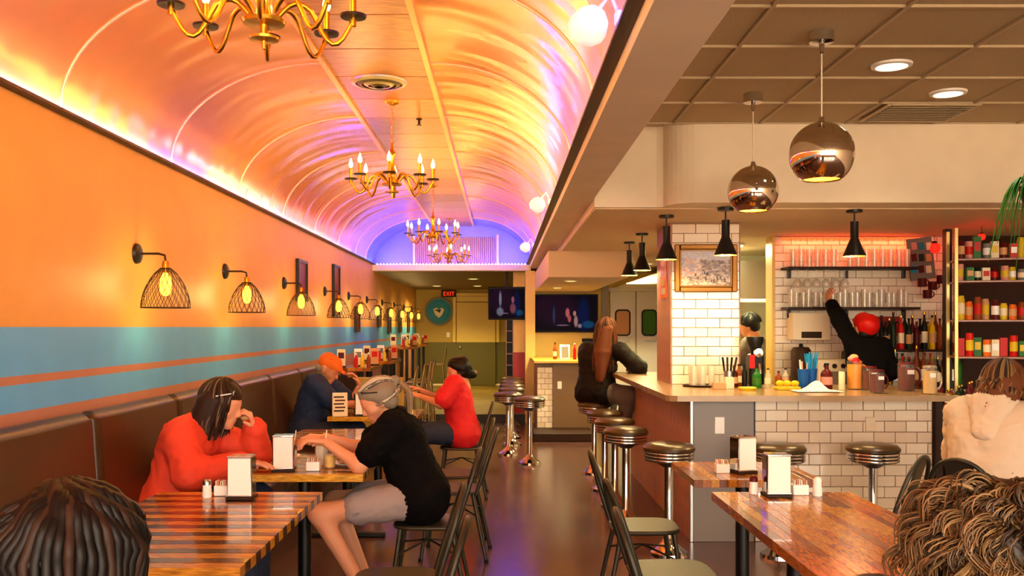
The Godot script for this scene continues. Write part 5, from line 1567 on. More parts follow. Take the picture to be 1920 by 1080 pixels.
func shelf_things() -> void:
	var tall := tumbler(0.032, 0.17)
	var mid := tumbler(0.03, 0.14)
	for k in 15:
		if k in [6]:
			continue
		single("tall_glass", "tall clear glass, %s place from the left on the upper bar shelf" % ordinal(k), "glass", tall, M.tumbler_glass, v3(2.76 + k * 0.0775, 2.117, 8.87), "tall glasses on the upper bar shelf")
	for k in 20:
		single("tumbler", "clear tumbler, %s from the left on the lower bar shelf" % ordinal(k), "glass", mid if k % 3 else tall, M.tumbler_glass, v3(2.74 + k * 0.058, 1.737, 8.86 + 0.03 * (k % 2)), "tumblers on the lower bar shelf")
	var wine := MB.new().lathe([Vector2(0, 0), Vector2(0.03, 0), Vector2(0.03, -0.004), Vector2(0.004, -0.01), Vector2(0.004, -0.075), Vector2(0.02, -0.085), Vector2(0.038, -0.115), Vector2(0.036, -0.15), Vector2(0.03, -0.165), Vector2(0.028, -0.165), Vector2(0.034, -0.15), Vector2(0.035, -0.115), Vector2(0.018, -0.09), Vector2(0, -0.08)], 16).mesh()
	for k in 6:
		single("wine_glass", "stemmed glass hanging upside down, %s from the left under the upper shelf" % ordinal(k), "glass", wine, M.tumbler_glass, v3(2.80 + k * 0.09, 2.088, 8.86), "stemmed glasses under the upper shelf")
	# groceries on the right shelving, in that unit's own axes
	var unit := Transform3D(Basis(Vector3.UP, -0.25), v3(4.10, 0, 7.7))
	var kinds := [["can", "tan"], ["box", "cream_c"], ["jar", "amber"], ["can", "pink"], ["box", "red"], ["jar", "dark_green"], ["can", "grey"], ["box", "orange"], ["jar", "wine"], ["can", "cream_c"], ["box", "green"], ["jar", "yellow"]]
	var words := {"tan": "tan", "cream_c": "cream", "amber": "amber", "pink": "pink", "red": "red", "dark_green": "dark green", "grey": "grey", "orange": "orange", "wine": "deep red", "green": "green", "yellow": "yellow"}
	var ys := [0.739, 1.309, 1.609, 1.929, 2.109]
	var shelf_words := ["second", "third", "fourth", "fifth", "top"]
	var bandm := [M.white_plastic, M.red, M.cream_c, M.yellow, M.tan]
	for s in 5:
		var x := -0.31
		var i := 0
		while x < 0.32:
			var q: Array = kinds[(s * 5 + i * 7 + (i / 3)) % kinds.size()]
			if s == 1:
				q = [["box", "red"], ["can", "red"], ["box", "green"], ["can", "orange"], ["box", "cream_c"]][i % 5]
			elif s == 2:
				q = [["jar", "yellow"], ["jar", "orange"], ["jar", "amber"], ["jar", "tan"], ["jar", "wine"]][i % 5]
			var top: float = [0.2, 0.2, 0.2, 0.145, 0.2][s]
			var h := rng.randf_range(top * 0.6, top)
			var at: Vector3 = unit * Vector3(x, ys[s], rng.randf_range(0.02, 0.10))
			var t := thing("grocery_" + q[0], "%s %s, %s from the left on the %s shelf of the brass shelving" % [words[q[1]], q[0], ordinal(i), shelf_words[s]], q[0], at, -0.25, "%s %ss on the %s grocery shelf" % [words[q[1]], q[0], shelf_words[s]])
			if q[0] == "box":
				part(t, "carton", MB.new().box(Vector3(0, h / 2, 0), Vector3(0.06, h, 0.05), 0.002), M[q[1]])
				part(t, "print_panel", MB.new().box(Vector3(0, h * 0.55, 0.0255), Vector3(0.045, h * 0.4, 0.001)), bandm[(i + s) % 5])
			else:
				part(t, "body", MB.new().lathe([Vector2(0, 0), Vector2(0.029, 0), Vector2(0.03, 0.004), Vector2(0.03, h * 0.85), Vector2(0.024 if q[0] == "jar" else 0.029, h * 0.92), Vector2(0.024 if q[0] == "jar" else 0.029, h), Vector2(0, h)], 14), M[q[1]])
				part(t, "paper_band", MB.new().lathe([Vector2(0.0306, h * 0.25), Vector2(0.0306, h * 0.7)], 14), bandm[(i * 2 + s) % 5])
			x += 0.066
			i += 1
	# hanging plant at the right edge
	var hp := thing("hanging_plant", "trailing green plant hanging from the ceiling at the right edge", "plant", v3(3.16, 2.26, 5.5))
	part(hp, "pot", MB.new().lathe([Vector2(0, 0), Vector2(0.08, 0), Vector2(0.11, 0.12), Vector2(0.10, 0.12), Vector2(0, 0.11)], 18), M.dark_brown)
	for k in 3:
		part(hp, "hanger_cord", MB.new().tube([Vector3(0.1 * cos(k * TAU / 3), 0.12, 0.1 * sin(k * TAU / 3)), Vector3(0, 0.74, 0)], 0.003, 0.003, 5), M.black_metal)
	for k in 46:
		var a := k * 2.399
		var l := rng.randf_range(0.2, 0.5)
		var pts := []
		for j in 6:
			var t := j / 5.0
			pts.append(Vector3(cos(a) * (0.05 + l * 0.5 * t), 0.12 + 0.16 * sin(t * 2.0) - l * 1.3 * t * t, sin(a) * (0.05 + l * 0.5 * t)))
		part(hp, "leaf", MB.new().tube(pts, 0.011, 0.002, 4), [M.leaf, M.green][k % 2])


# ---------------------------------------------------------------- people
# Tapered capsules joined by an exponential smooth minimum on a grid, meshed as surface nets.
# bones: [a, b, radius at a, radius at b]
func blend_mesh(mb: MB, bones: Array, cell: float, k: float, fold := 0.0) -> void:
	var lo := Vector3.INF
	var hi := -Vector3.INF
	for b in bones:
		var r: float = maxf(b[2], b[3])
		lo = lo.min(b[0] - Vector3.ONE * r).min(b[1] - Vector3.ONE * r)
		hi = hi.max(b[0] + Vector3.ONE * r).max(b[1] + Vector3.ONE * r)
	lo -= Vector3.ONE * (cell * 2.0 + k)
	hi += Vector3.ONE * (cell * 2.0 + k)
	var nx := int((hi.x - lo.x) / cell) + 2
	var ny := int((hi.y - lo.y) / cell) + 2
	var nz := int((hi.z - lo.z) / cell) + 2
	var f := PackedFloat32Array()
	f.resize(nx * ny * nz)
	var ik := 1.0 / k
	for b in bones:
		var a: Vector3 = b[0]
		var ba: Vector3 = b[1] - a
		var bb := maxf(ba.length_squared(), 1e-9)
		var r0: float = b[2]
		var dr: float = b[3] - r0
		var pad := maxf(r0, r0 + dr) + 4.0 * k
		var l: Vector3 = (b[0].min(b[1]) - Vector3.ONE * pad - lo) / cell
		var h: Vector3 = (b[0].max(b[1]) + Vector3.ONE * pad - lo) / cell
		var x0 := maxi(0, int(l.x))
		var x1 := mini(nx - 1, int(h.x) + 1)
		for z in range(maxi(0, int(l.z)), mini(nz - 1, int(h.z) + 1) + 1):
			for y in range(maxi(0, int(l.y)), mini(ny - 1, int(h.y) + 1) + 1):
				var p := lo + Vector3(x0 * cell, y * cell, z * cell) - a
				var at := (z * ny + y) * nx
				for x in range(x0, x1 + 1):
					var t := clampf(p.dot(ba) / bb, 0.0, 1.0)
					var d := (p - ba * t).length() - r0 - dr * t
					if d < 4.0 * k:
						f[at + x] += exp(-d * ik)
					p.x += cell
	# nets
	var cells := {}
	var quads := []
	var sum := PackedVector3Array()
	var cnt := PackedInt32Array()
	var step := [1, nx, nx * ny]
	for z in range(1, nz - 1):
		for y in range(1, ny - 1):
			var at := (z * ny + y) * nx
			for x in range(1, nx - 1):
				var i := at + x
				var v := f[i]
				var inside := v > 1.0
				for ax in 3:
					var w := f[i + step[ax]]
					if (w > 1.0) == inside:
						continue
					var lv := log(maxf(v, 1e-6))
					var lw := log(maxf(w, 1e-6))
					var t := clampf(lv / (lv - lw), 0.02, 0.98)
					var p := Vector3(x, y, z)
					p[ax] += t
					var su: int = step[(ax + 1) % 3]
					var sw: int = step[(ax + 2) % 3]
					var q := []
					for c in [i, i - su, i - su - sw, i - sw]:
						if not cells.has(c):
							cells[c] = sum.size()
							sum.append(Vector3.ZERO)
							cnt.append(0)
						var ci: int = cells[c]
						sum[ci] += p
						cnt[ci] += 1
						q.append(ci)
					var outw := Vector3.ZERO
					outw[ax] = 1.0 if inside else -1.0
					quads.append([q[0], q[1], q[2], q[3], outw])
	var base := mb.v.size()
	for i in sum.size():
		mb.vert(lo + sum[i] / cnt[i] * cell, Vector3.ZERO)
	for q in quads:
		var p0: Vector3 = mb.v[base + q[0]]
		var nn := (mb.v[base + q[2]] - p0).cross(mb.v[base + q[3]] - mb.v[base + q[1]])
		if nn.dot(q[4]) < 0.0:
			nn = -nn
		for c in 4:
			mb.n[base + q[c]] += nn
	for i in range(base, mb.n.size()):
		mb.n[i] = mb.n[i].normalized()
	if fold > 0.0:
		# cloth folds and strands: push the surface in and out by stretched noise, then light it anew
		for i in range(base, mb.v.size()):
			var p := mb.v[i]
			mb.v[i] = p + mb.n[i] * fold * (wave.get_noise_3d(p.x * 9.0, p.y * 14.0, p.z * 9.0) + 0.6 * wave.get_noise_3d(p.x * 22.0 + 4.0, p.y * 30.0, p.z * 22.0))
			mb.n[i] *= 0.0001
		for q in quads:
			var nn := (mb.v[base + q[2]] - mb.v[base + q[0]]).cross(mb.v[base + q[3]] - mb.v[base + q[1]])
			if nn.dot(q[4]) < 0.0:
				nn = -nn
			for c in 4:
				mb.n[base + q[c]] += nn
		for i in range(base, mb.n.size()):
			mb.n[i] = mb.n[i].normalized()
	for q in quads:
		mb.quad(base + q[0], base + q[1], base + q[2], base + q[3])


func head_bones(o: Vector3, b: Basis, s := 1.0) -> Array:
	var raw := [
		[Vector3(0, 0.03, -0.025), Vector3(0, 0.034, 0.018), 0.084, 0.080],
		[Vector3(0, -0.03, 0.028), Vector3(0, -0.078, 0.05), 0.058, 0.040],
		[Vector3(0, -0.10, 0.062), Vector3(0, -0.10, 0.066), 0.020, 0.020],
		[Vector3(-0.035, -0.025, 0.05), Vector3(0.035, -0.025, 0.05), 0.033, 0.033],
		[Vector3(0, 0.012, 0.086), Vector3(0, -0.03, 0.108), 0.009, 0.013],
		[Vector3(-0.032, 0.022, 0.078), Vector3(0.032, 0.022, 0.078), 0.014, 0.014],
		[Vector3(-0.02, -0.062, 0.083), Vector3(0.02, -0.062, 0.083), 0.009, 0.009],
		[Vector3(-0.082, 0.012, -0.012), Vector3(-0.078, -0.028, -0.004), 0.014, 0.010],
		[Vector3(0.082, 0.012, -0.012), Vector3(0.078, -0.028, -0.004), 0.014, 0.010],
		[Vector3(0, -0.06, -0.02), Vector3(0, -0.17, -0.035), 0.05, 0.052]]
	var out := []
	for r in raw:
		out.append([o + b * (r[0] * s), o + b * (r[1] * s), r[2] * s, r[3] * s])
	return out


# a hand of five fingers: wrist, direction of the fingers, palm side, thumb side, curl in radians per joint
func hand_bones(wrist: Vector3, dir: Vector3, palm: Vector3, thumb: Vector3, curl: float, s := 1.0) -> Array:
	dir = dir.normalized()
	palm = (palm - dir * palm.dot(dir)).normalized()
	thumb = (thumb - dir * thumb.dot(dir) - palm * thumb.dot(palm)).normalized()
	var out := []
	for k in 4:
		var off := (1.5 - k) * 0.0185 * s
		var knuckle: Vector3 = wrist + dir * ([0.088, 0.092, 0.088, 0.080][k] * s) + thumb * off
		out.append([wrist + dir * 0.012 * s + thumb * off * 0.6, knuckle, 0.0145 * s, 0.0115 * s])
		var d := dir
		var p := knuckle
		var len_k: float = [0.9, 1.0, 0.94, 0.76][k]
		for j in 3:
			d = d.rotated(d.cross(palm).normalized(), curl * [0.8, 1.1, 0.7][j] * (1.0 + 0.08 * k)) if j == 0 else d.rotated(dir.cross(palm).normalized(), curl * [0.8, 1.1, 0.7][j])
			var e: Vector3 = p + d * ([0.043, 0.027, 0.021][j] * len_k * s)
			out.append([p, e, [0.0098, 0.009, 0.0082][j] * s, [0.009, 0.0082, 0.0072][j] * s])
			p = e
	var tb := wrist + dir * 0.03 * s + thumb * 0.028 * s + palm * 0.004 * s
	var t1 := tb + (dir * 0.62 + thumb * 0.62 + palm * 0.35).normalized() * 0.042 * s
	var t2 := t1 + (dir * 0.85 + thumb * 0.15 + palm * (0.35 + curl * 0.4)).normalized() * 0.034 * s
	out.append([wrist + dir * 0.01 * s + thumb * 0.015 * s, tb, 0.015 * s, 0.0135 * s])
	out.append([tb, t1, 0.0125 * s, 0.0105 * s])
	out.append([t1, t2, 0.0102 * s, 0.0085 * s])
	return out


# joints of a seated or standing figure from the hip point, facing and lean; callers override what differs
func joints(hip: Vector3, face: Vector3, lean: float, s := 1.0, seated := true) -> Dictionary:
	var up := (face * sin(lean) + Vector3.UP * cos(lean)).normalized()
	var r := face.cross(Vector3.UP).normalized()
	var j := {"hip": hip, "face": face, "right": r, "up": up, "s": s}
	j.belly = hip + up * 0.20 * s
	j.chest = hip + up * 0.37 * s
	j.neck = hip + up * 0.52 * s
	j.head = hip + up * 0.66 * s + face * 0.03 * s
	j.look = face
	j.tilt = Vector3.UP
	for q in [["r", 1.0], ["l", -1.0]]:
		var n: String = q[0]
		var g: float = q[1]
		j["sho_" + n] = hip + up * 0.465 * s + r * g * 0.165 * s
		j["elb_" + n] = j["sho_" + n] - up * 0.22 * s + face * 0.15 * s + r * g * 0.05 * s
		j["wri_" + n] = j["elb_" + n] + face * 0.24 * s + Vector3(0, 0.02, 0)
		j["hipj_" + n] = hip + r * g * 0.09 * s
		if seated:
			j["knee_" + n] = hip + r * g * 0.12 * s + face * 0.42 * s + Vector3(0, 0.0, 0)
			j["ank_" + n] = Vector3(j["knee_" + n].x, 0.09, j["knee_" + n].z) + face * 0.02
		else:
			j["knee_" + n] = hip + r * g * 0.10 * s - Vector3(0, 0.42 * s, 0) + face * 0.02
			j["ank_" + n] = Vector3(j["knee_" + n].x, hip.y - 0.82 * s, j["knee_" + n].z) - face * 0.02
	return j


func torso_bones(j: Dictionary, g: float, full: float) -> Array:
	var s: float = j.s
	var r: Vector3 = j.right
	return [
		[j.hip - r * 0.07 * s, j.hip + r * 0.07 * s, (0.115 * full + g) * s, (0.115 * full + g) * s],
		[j.hip.lerp(j.belly, 0.5) - r * 0.05 * s, j.hip.lerp(j.belly, 0.5) + r * 0.05 * s, (0.11 * full + g) * s, (0.11 * full + g) * s],
		[j.belly - r * 0.055 * s, j.belly + r * 0.055 * s, (0.105 * full + g) * s, (0.105 * full + g) * s],
		[j.belly.lerp(j.chest, 0.6) - r * 0.07 * s, j.belly.lerp(j.chest, 0.6) + r * 0.07 * s, (0.10 * full + g) * s, (0.10 * full + g) * s],
		[j.chest - r * 0.08 * s, j.chest + r * 0.08 * s, (0.095 * full + g) * s, (0.095 * full + g) * s],
		[j.sho_l + r * 0.03 * s, j.sho_r - r * 0.03 * s, (0.058 + g) * s, (0.058 + g) * s]]


func cut(a: Vector3, b: Vector3, r0: float, r1: float, t: float) -> Array:
	return [a, a.lerp(b, t), r0, lerpf(r0, r1, t)]


# look: skin, top, sleeve (0..2, reach along the arm), legs, shoes; cell sizes by how large the figure shows
func person(label: String, j: Dictionary, look: Dictionary) -> Node3D:
	var s: float = j.s
	var base := Vector3(j.hip.x, 0.0, j.hip.z)
	var o := thing("person", label, "person", base)
	var cell: float = look.get("cell", 0.016)
	var full: float = look.get("full", 1.0)
	var g: float = look.get("loose", 0.012)
	var mv := func(bones: Array) -> Array:
		var out := []
		for b in bones:
			out.append([b[0] - base, b[1] - base, b[2], b[3]])
		return out
	# body
	var bones := torso_bones(j, 0.0, full)
	bones.append([j.chest, j.neck, 0.075 * s, 0.052 * s])
	bones.append([j.neck, j.head - Vector3(0, 0.05, 0) * s, 0.052 * s, 0.05 * s])
	for n in ["r", "l"]:
		bones.append([j["sho_" + n], j["elb_" + n], 0.05 * s, 0.041 * s])
		bones.append([j["elb_" + n], j["wri_" + n], 0.041 * s, 0.026 * s])
		if not look.get("bust", false):
			bones.append([j["hipj_" + n], j["knee_" + n], 0.085 * s, 0.056 * s])
			bones.append([j["knee_" + n], j["ank_" + n], 0.056 * s, 0.036 * s])
			bones.append([j["ank_" + n] + Vector3(0, -0.045, 0) * s, j["ank_" + n] + (j.face * 0.13 + Vector3(0, -0.06, 0)) * s, 0.036 * s, 0.028 * s])
	var mb := MB.new()
	blend_mesh(mb, mv.call(bones), cell, 0.014)
	var hb := Basis.looking_at(-j.look, j.tilt)
	blend_mesh(mb, mv.call(head_bones(j.head, hb, s)), look.get("head_cell", 0.009), 0.009)
	for n in ["r", "l"]:
		if j.has("hand_" + n):
			var h: Array = j["hand_" + n]
			blend_mesh(mb, mv.call(hand_bones(j["wri_" + n], h[0], h[1], h[2], h[3], s)), look.get("hand_cell", 0.006), 0.003)
	part(o, "body", mb, look.skin)
	for sg in [-1.0, 1.0]:
		var e: Vector3 = j.head - base + hb * (Vector3(sg * 0.031, 0.004, 0.078) * s)
		part(o, "eye", MB.new().ball(e, Vector3.ONE * 0.011 * s, 8, 6), M.eye_dark)
		part(o, "eyebrow", MB.new().tube([e + hb * (Vector3(-0.016, 0.022, 0.012) * s), e + hb * (Vector3(0.0, 0.026, 0.014) * s), e + hb * (Vector3(0.016, 0.022, 0.012) * s)], 0.003, 0.003, 5), look.get("brow", M.eye_dark))
	part(o, "mouth", MB.new().tube([j.head - base + hb * (Vector3(-0.022, -0.060, 0.088) * s), j.head - base + hb * (Vector3(0, -0.060, 0.094) * s), j.head - base + hb * (Vector3(0.022, -0.060, 0.088) * s)], 0.0035, 0.0035, 5), M.lip)
	# top
	var cb := torso_bones(j, g, full)
	var reach: float = look.get("sleeve", 0.8)
	cb[0][2] += 0.014
	cb[0][3] += 0.014
	for n in ["r", "l"]:
		var wide: float = look.get("sleeve_wide", 0.0)
		cb.append(cut(j["sho_" + n], j["elb_" + n], (0.052 + g + wide) * s, (0.045 + g + wide) * s, minf(reach, 1.0)))
		if reach > 1.0:
			cb.append(cut(j["elb_" + n], j["wri_" + n], (0.045 + g + wide) * s, (0.032 + g + wide * 0.6) * s, reach - 1.0))
	cb.append([j.chest, j.chest.lerp(j.neck, 0.75), (0.08 + g) * s, (0.056 + g) * s])
	if look.has("hem"):
		cb.append([j.hip - j.right * 0.1 * s, j.hip - j.right * 0.13 * s - Vector3(0, look.hem, 0) - j.face * 0.06, 0.10 * s, 0.06 * s])
		cb.append([j.hip + j.right * 0.1 * s, j.hip + j.right * 0.13 * s - Vector3(0, look.hem, 0) - j.face * 0.06, 0.10 * s, 0.06 * s])
		cb.append([j.hip - j.face * 0.03, j.hip - Vector3(0, look.hem, 0) - j.face * 0.08, 0.12 * s, 0.07 * s])
	var sh := MB.new()
	blend_mesh(sh, mv.call(cb), cell, 0.014, look.get("folds", 0.011))
	part(o, look.get("top_name", "shirt"), sh, look.top)
	# legs
	if not look.get("bust", false):
		var lb := [[j.hip - j.right * 0.08 * s, j.hip + j.right * 0.08 * s, (0.118 * full + g * 0.6) * s, (0.118 * full + g * 0.6) * s]]
		var lr: float = look.get("leg_reach", 2.0)
		for n in ["r", "l"]:
			lb.append(cut(j["hipj_" + n], j["knee_" + n], (0.092 + g) * s, (0.066 + g) * s, minf(lr, 1.0)))
			if lr > 1.0:
				lb.append(cut(j["knee_" + n], j["ank_" + n], (0.066 + g) * s, 0.05 * s, minf(lr - 1.0, 0.94)))
		var tr := MB.new()
		blend_mesh(tr, mv.call(lb), cell, 0.014, 0.008)
		part(o, "shorts" if lr < 1.0 else "trousers", tr, look.legs)
		for n in ["r", "l"]:
			var fb := MB.new()
			var an: Vector3 = j["ank_" + n]
			blend_mesh(fb, mv.call([[an + Vector3(0, -0.04, 0) - j.face * 0.03, an + Vector3(0, -0.042, 0) + j.face * 0.06, 0.045, 0.043], [an + Vector3(0, -0.042, 0) + j.face * 0.06, an + Vector3(0, -0.05, 0) + j.face * 0.15, 0.043, 0.036], [an + Vector3(0, -0.03, 0), an + Vector3(0, 0.01, 0), 0.045, 0.045]]), 0.012, 0.008)
			part(o, "shoe", fb, M.shoe)
	return o


# hair from head-space capsules
func hair(o: Node3D, j: Dictionary, raw: Array, m: Material, cell := 0.010, k := 0.012) -> void:
	var hb := Basis.looking_at(-j.look, j.tilt)
	var off: Vector3 = j.head - o.position
	var out := []
	for r in raw:
		out.append([off + hb * (r[0] * j.s), off + hb * (r[1] * j.s), r[2] * j.s, r[3] * j.s])
	var mb := MB.new()
	blend_mesh(mb, out, cell, k)
	part(o, "hair", mb, m)


# locks laid over the scalp: swept to a gathering point, or falling from the crown and hanging
func strands(o: Node3D, j: Dictionary, mats: Array, n: int, hang: float, gather = null, thick := 0.006) -> void:
	var hb := Basis.looking_at(-j.look, j.tilt)
	var off: Vector3 = j.head - o.position
	var rad := Vector3(0.096, 0.108, 0.114)
	var mid := Vector3(0, 0.03, -0.012)
	var mbs := []
	for m in mats:
		mbs.append(MB.new())
	for k in n:
		var az := rng.randf_range(-2.75, 2.75)
		var pts := []
		var lift := 1.0 + rng.randf_range(0.0, 0.10)
		if gather == null:
			var front := absf(az) > 1.75
			var low := -0.15 if not front else lerpf(-0.1, 0.75, (absf(az) - 1.75) / 1.0)
			var sway := rng.randf_range(-1.0, 1.0)
			var last := Vector3.ZERO
			for q in 8:
				var el := lerpf(rng.randf_range(1.3, 1.5) if q == 0 else 1.35, low, q / 7.0)
				var aa := az * lerpf(0.75, 1.0, q / 7.0)
				last = mid + Vector3(sin(aa) * cos(el), sin(el), -cos(aa) * cos(el)) * rad * lift
				pts.append(off + hb * (last * j.s))
			if hang > 0.0 and absf(az) < 2.3:
				var l := hang * rng.randf_range(0.8, 1.05)
				var outw := Vector3(last.x, 0, last.z).normalized()
				for q in 6:
					var t := (q + 1) / 6.0
					pts.append(off + hb * ((last + Vector3(0, -l * t, 0) + outw * 0.012 * sin(t * 7.0 + sway * 3.0) + Vector3(0.012 * sin(t * 5.0 + sway * 6.0), 0, 0)) * j.s))
		else:
			var low := 0.62 if absf(az) > 1.9 else -0.35
			var a := Vector3(sin(az) * cos(low), sin(low), -cos(az) * cos(low))
			var g: Vector3 = ((gather - mid) / rad).normalized()
			for q in 9:
				var wob := Vector3(rng.randf_range(-1, 1), rng.randf_range(-1, 1), rng.randf_range(-1, 1)) * 0.045 * sin(q / 8.0 * PI)
				pts.append(off + hb * ((mid + (a.slerp(g, q / 8.0) + wob).normalized() * rad * lift) * j.s))
		mbs[k % mats.size()].tube(pts, thick, thick * 0.55, 5)
	for i in mats.size():
		part(o, "hair", mbs[i], mats[i])


func cap_bones(back := 0.0) -> Array:
	# scalp: covers crown, sides and nape but leaves the face open
	return [[Vector3(0, 0.045, -0.03), Vector3(0, 0.055, 0.02), 0.088, 0.078], [Vector3(-0.045, 0.03, -0.04), Vector3(0.045, 0.03, -0.04), 0.062, 0.062], [Vector3(-0.04, -0.03, -0.055), Vector3(0.04, -0.03, -0.055), 0.045, 0.045], [Vector3(-0.066, 0.03, 0.0), Vector3(-0.066, 0.05, 0.03), 0.028, 0.022], [Vector3(0.066, 0.03, 0.0), Vector3(0.066, 0.05, 0.03), 0.028, 0.022]]


func people() -> void:
	mk("skin_light", Color(0.86, 0.60, 0.46), 0.5, 0.0, {"subsurf_scatter_enabled": true, "subsurf_scatter_strength": 0.1})
	mk("skin_warm", Color(0.80, 0.52, 0.36), 0.5, 0.0, {"subsurf_scatter_enabled": true, "subsurf_scatter_strength": 0.1})
	mk("skin_tan", Color(0.66, 0.42, 0.28), 0.5, 0.0, {"subsurf_scatter_enabled": true, "subsurf_scatter_strength": 0.1})
	mk("eye_dark", Color(0.08, 0.05, 0.04), 0.2)
	mk("lip", Color(0.58, 0.25, 0.22), 0.5)
	mk("shoe", Color(0.10, 0.09, 0.09), 0.5)
	mk("coral", Color(0.86, 0.24, 0.13), 0.75)
	mk("black_cloth", Color(0.045, 0.035, 0.042), 0.9, 0.0, {"metallic_specular": 0.2})
	mk("navy", Color(0.05, 0.13, 0.28), 0.8)
	mk("bright_red", Color(0.80, 0.03, 0.08), 0.75)
	mk("leather_jacket", Color(0.075, 0.045, 0.038), 0.55, 0.0, {"metallic_specular": 0.25})
	mk("denim", Color(0.12, 0.16, 0.26), 0.8)
	mk("shorts_grey", Color(0.62, 0.56, 0.56), 0.8)
	mk("hoodie", Color(0.80, 0.71, 0.62), 0.9)
	mk("grey_shirt", Color(0.36, 0.32, 0.30), 0.8)
	mk("hair_brown", Color(0.17, 0.09, 0.05), 0.55, 0.0, {"metallic_specular": 0.35})
	mk("hair_chestnut", Color(0.38, 0.19, 0.08), 0.55, 0.0, {"metallic_specular": 0.35})
	mk("hair_black", Color(0.055, 0.035, 0.03), 0.5, 0.0, {"metallic_specular": 0.35})
	mk("hair_grey", Color(0.52, 0.47, 0.40), 0.55, 0.0, {"metallic_specular": 0.35})
	mk("hair_tail", Color(0.50, 0.37, 0.20), 0.55, 0.0, {"metallic_specular": 0.35})
	mk("cap_orange", Color(0.86, 0.40, 0.06), 0.8)
	coral_diner()
	black_shirt_diner()
	blue_shirt_diner()
	red_shirt_diner()
	counter_woman()
	bartender()
	cook()
	hoodie_diner()
	braided_diner()
	curly_diner()


func spectacles(label: String, j: Dictionary, y: float, m: Material) -> void:
	var hb := Basis.looking_at(-j.look, j.tilt)
	var t := thing("spectacles", label, "spectacles", j.head)
	for sg in [-1.0, 1.0]:
		var ring := []
		for k in 13:
			ring.append(hb * Vector3(sg * 0.034 + 0.026 * cos(TAU * k / 12), y + 0.018 * sin(TAU * k / 12), 0.108 - (y - 0.01) * 0.55))
		part(t, "rim", MB.new().tube(ring, 0.003, 0.003, 6, false), m)
		part(t, "temple", MB.new().tube([hb * Vector3(sg * 0.06, y, 0.105 - (y - 0.01) * 0.55), hb * Vector3(sg * 0.098, y - 0.01, 0.04), hb * Vector3(sg * 0.100, y - 0.045, -0.04)], 0.0034, 0.0034, 6), m)
	part(t, "bridge", MB.new().tube([hb * Vector3(-0.008, y + 0.006, 0.108 - (y - 0.01) * 0.55), hb * Vector3(0.008, y + 0.006, 0.108 - (y - 0.01) * 0.55)], 0.003, 0.003, 6), m)


func coral_diner() -> void:
	var j := joints(v3(-1.80, 0.58, 5.12), Vector3(1, 0, 0.05).normalized(), 0.26, 1.0)
	j.neck = v3(-1.63, 1.03, 5.12)
	j.head = v3(-1.535, 1.125, 5.10)
	j.look = Vector3(0.96, -0.25, 0.05)
	j.sho_r = v3(-1.70, 0.95, 4.95)
	j.sho_l = v3(-1.66, 0.95, 5.28)
	j.elb_r = v3(-1.62, 0.78, 4.84)
	j.wri_r = v3(-1.40, 0.82, 4.99)
	j.elb_l = v3(-1.40, 0.83, 5.30)
	j.wri_l = v3(-1.385, 0.985, 5.22)
	j.hand_r = [Vector3(1, 0.0, -0.25), Vector3(0, -1, 0), Vector3(0.2, 0, -1), 0.25]
	j.hand_l = [Vector3(-0.15, 0.75, 0.35), Vector3(-0.9, -0.1, 0.3), Vector3(0.2, 0.5, 0.8), 0.75]
	var o := person("person in a coral jacket with long dark hair, lifting food to the mouth", j, {"skin": M.skin_light, "top": M.coral, "top_name": "jacket", "sleeve": 1.95, "sleeve_wide": 0.012, "loose": 0.028, "full": 1.1, "legs": M.denim, "cell": 0.014, "head_cell": 0.007, "hand_cell": 0.005})
	var h := cap_bones()
	h += [[Vector3(-0.06, 0.0, -0.06), Vector3(-0.06, -0.19, -0.07), 0.055, 0.045], [Vector3(0.06, 0.0, -0.06), Vector3(0.06, -0.19, -0.07), 0.055, 0.045], [Vector3(0, 0.0, -0.075), Vector3(0, -0.20, -0.10), 0.06, 0.05], [Vector3(0.082, 0.02, -0.012), Vector3(0.085, -0.22, -0.01), 0.03, 0.024], [Vector3(-0.082, 0.02, -0.012), Vector3(-0.085, -0.22, -0.01), 0.03, 0.024]]
	for k in 16:
		var a := PI + PI * k / 15.0
		h.append([Vector3(0.085 * cos(a), 0.0, -0.03 + 0.08 * sin(a)), Vector3(0.11 * cos(a), -0.21 - 0.02 * (k % 3), -0.035 + 0.10 * sin(a)), 0.022, 0.014])
	hair(o, j, h, M.hair_brown, 0.009, 0.006)
	mk("hair_streak", Color(0.42, 0.32, 0.24), 0.5)
	strands(o, j, [M.hair_brown, M.hair_brown, M.hair_brown, M.hair_streak], 220, 0.22)
	spectacles("spectacles pushed up on the coral-jacket diner's hair", j, 0.085, M.white_plastic)
	single("bread_piece", "bite of bread held to the coral-jacket diner's mouth", "bread", MB.new().ball(Vector3.ZERO, Vector3(0.03, 0.018, 0.02), 10, 6), M.tan, j.wri_l + Vector3(-0.045, 0.06, 0.03))


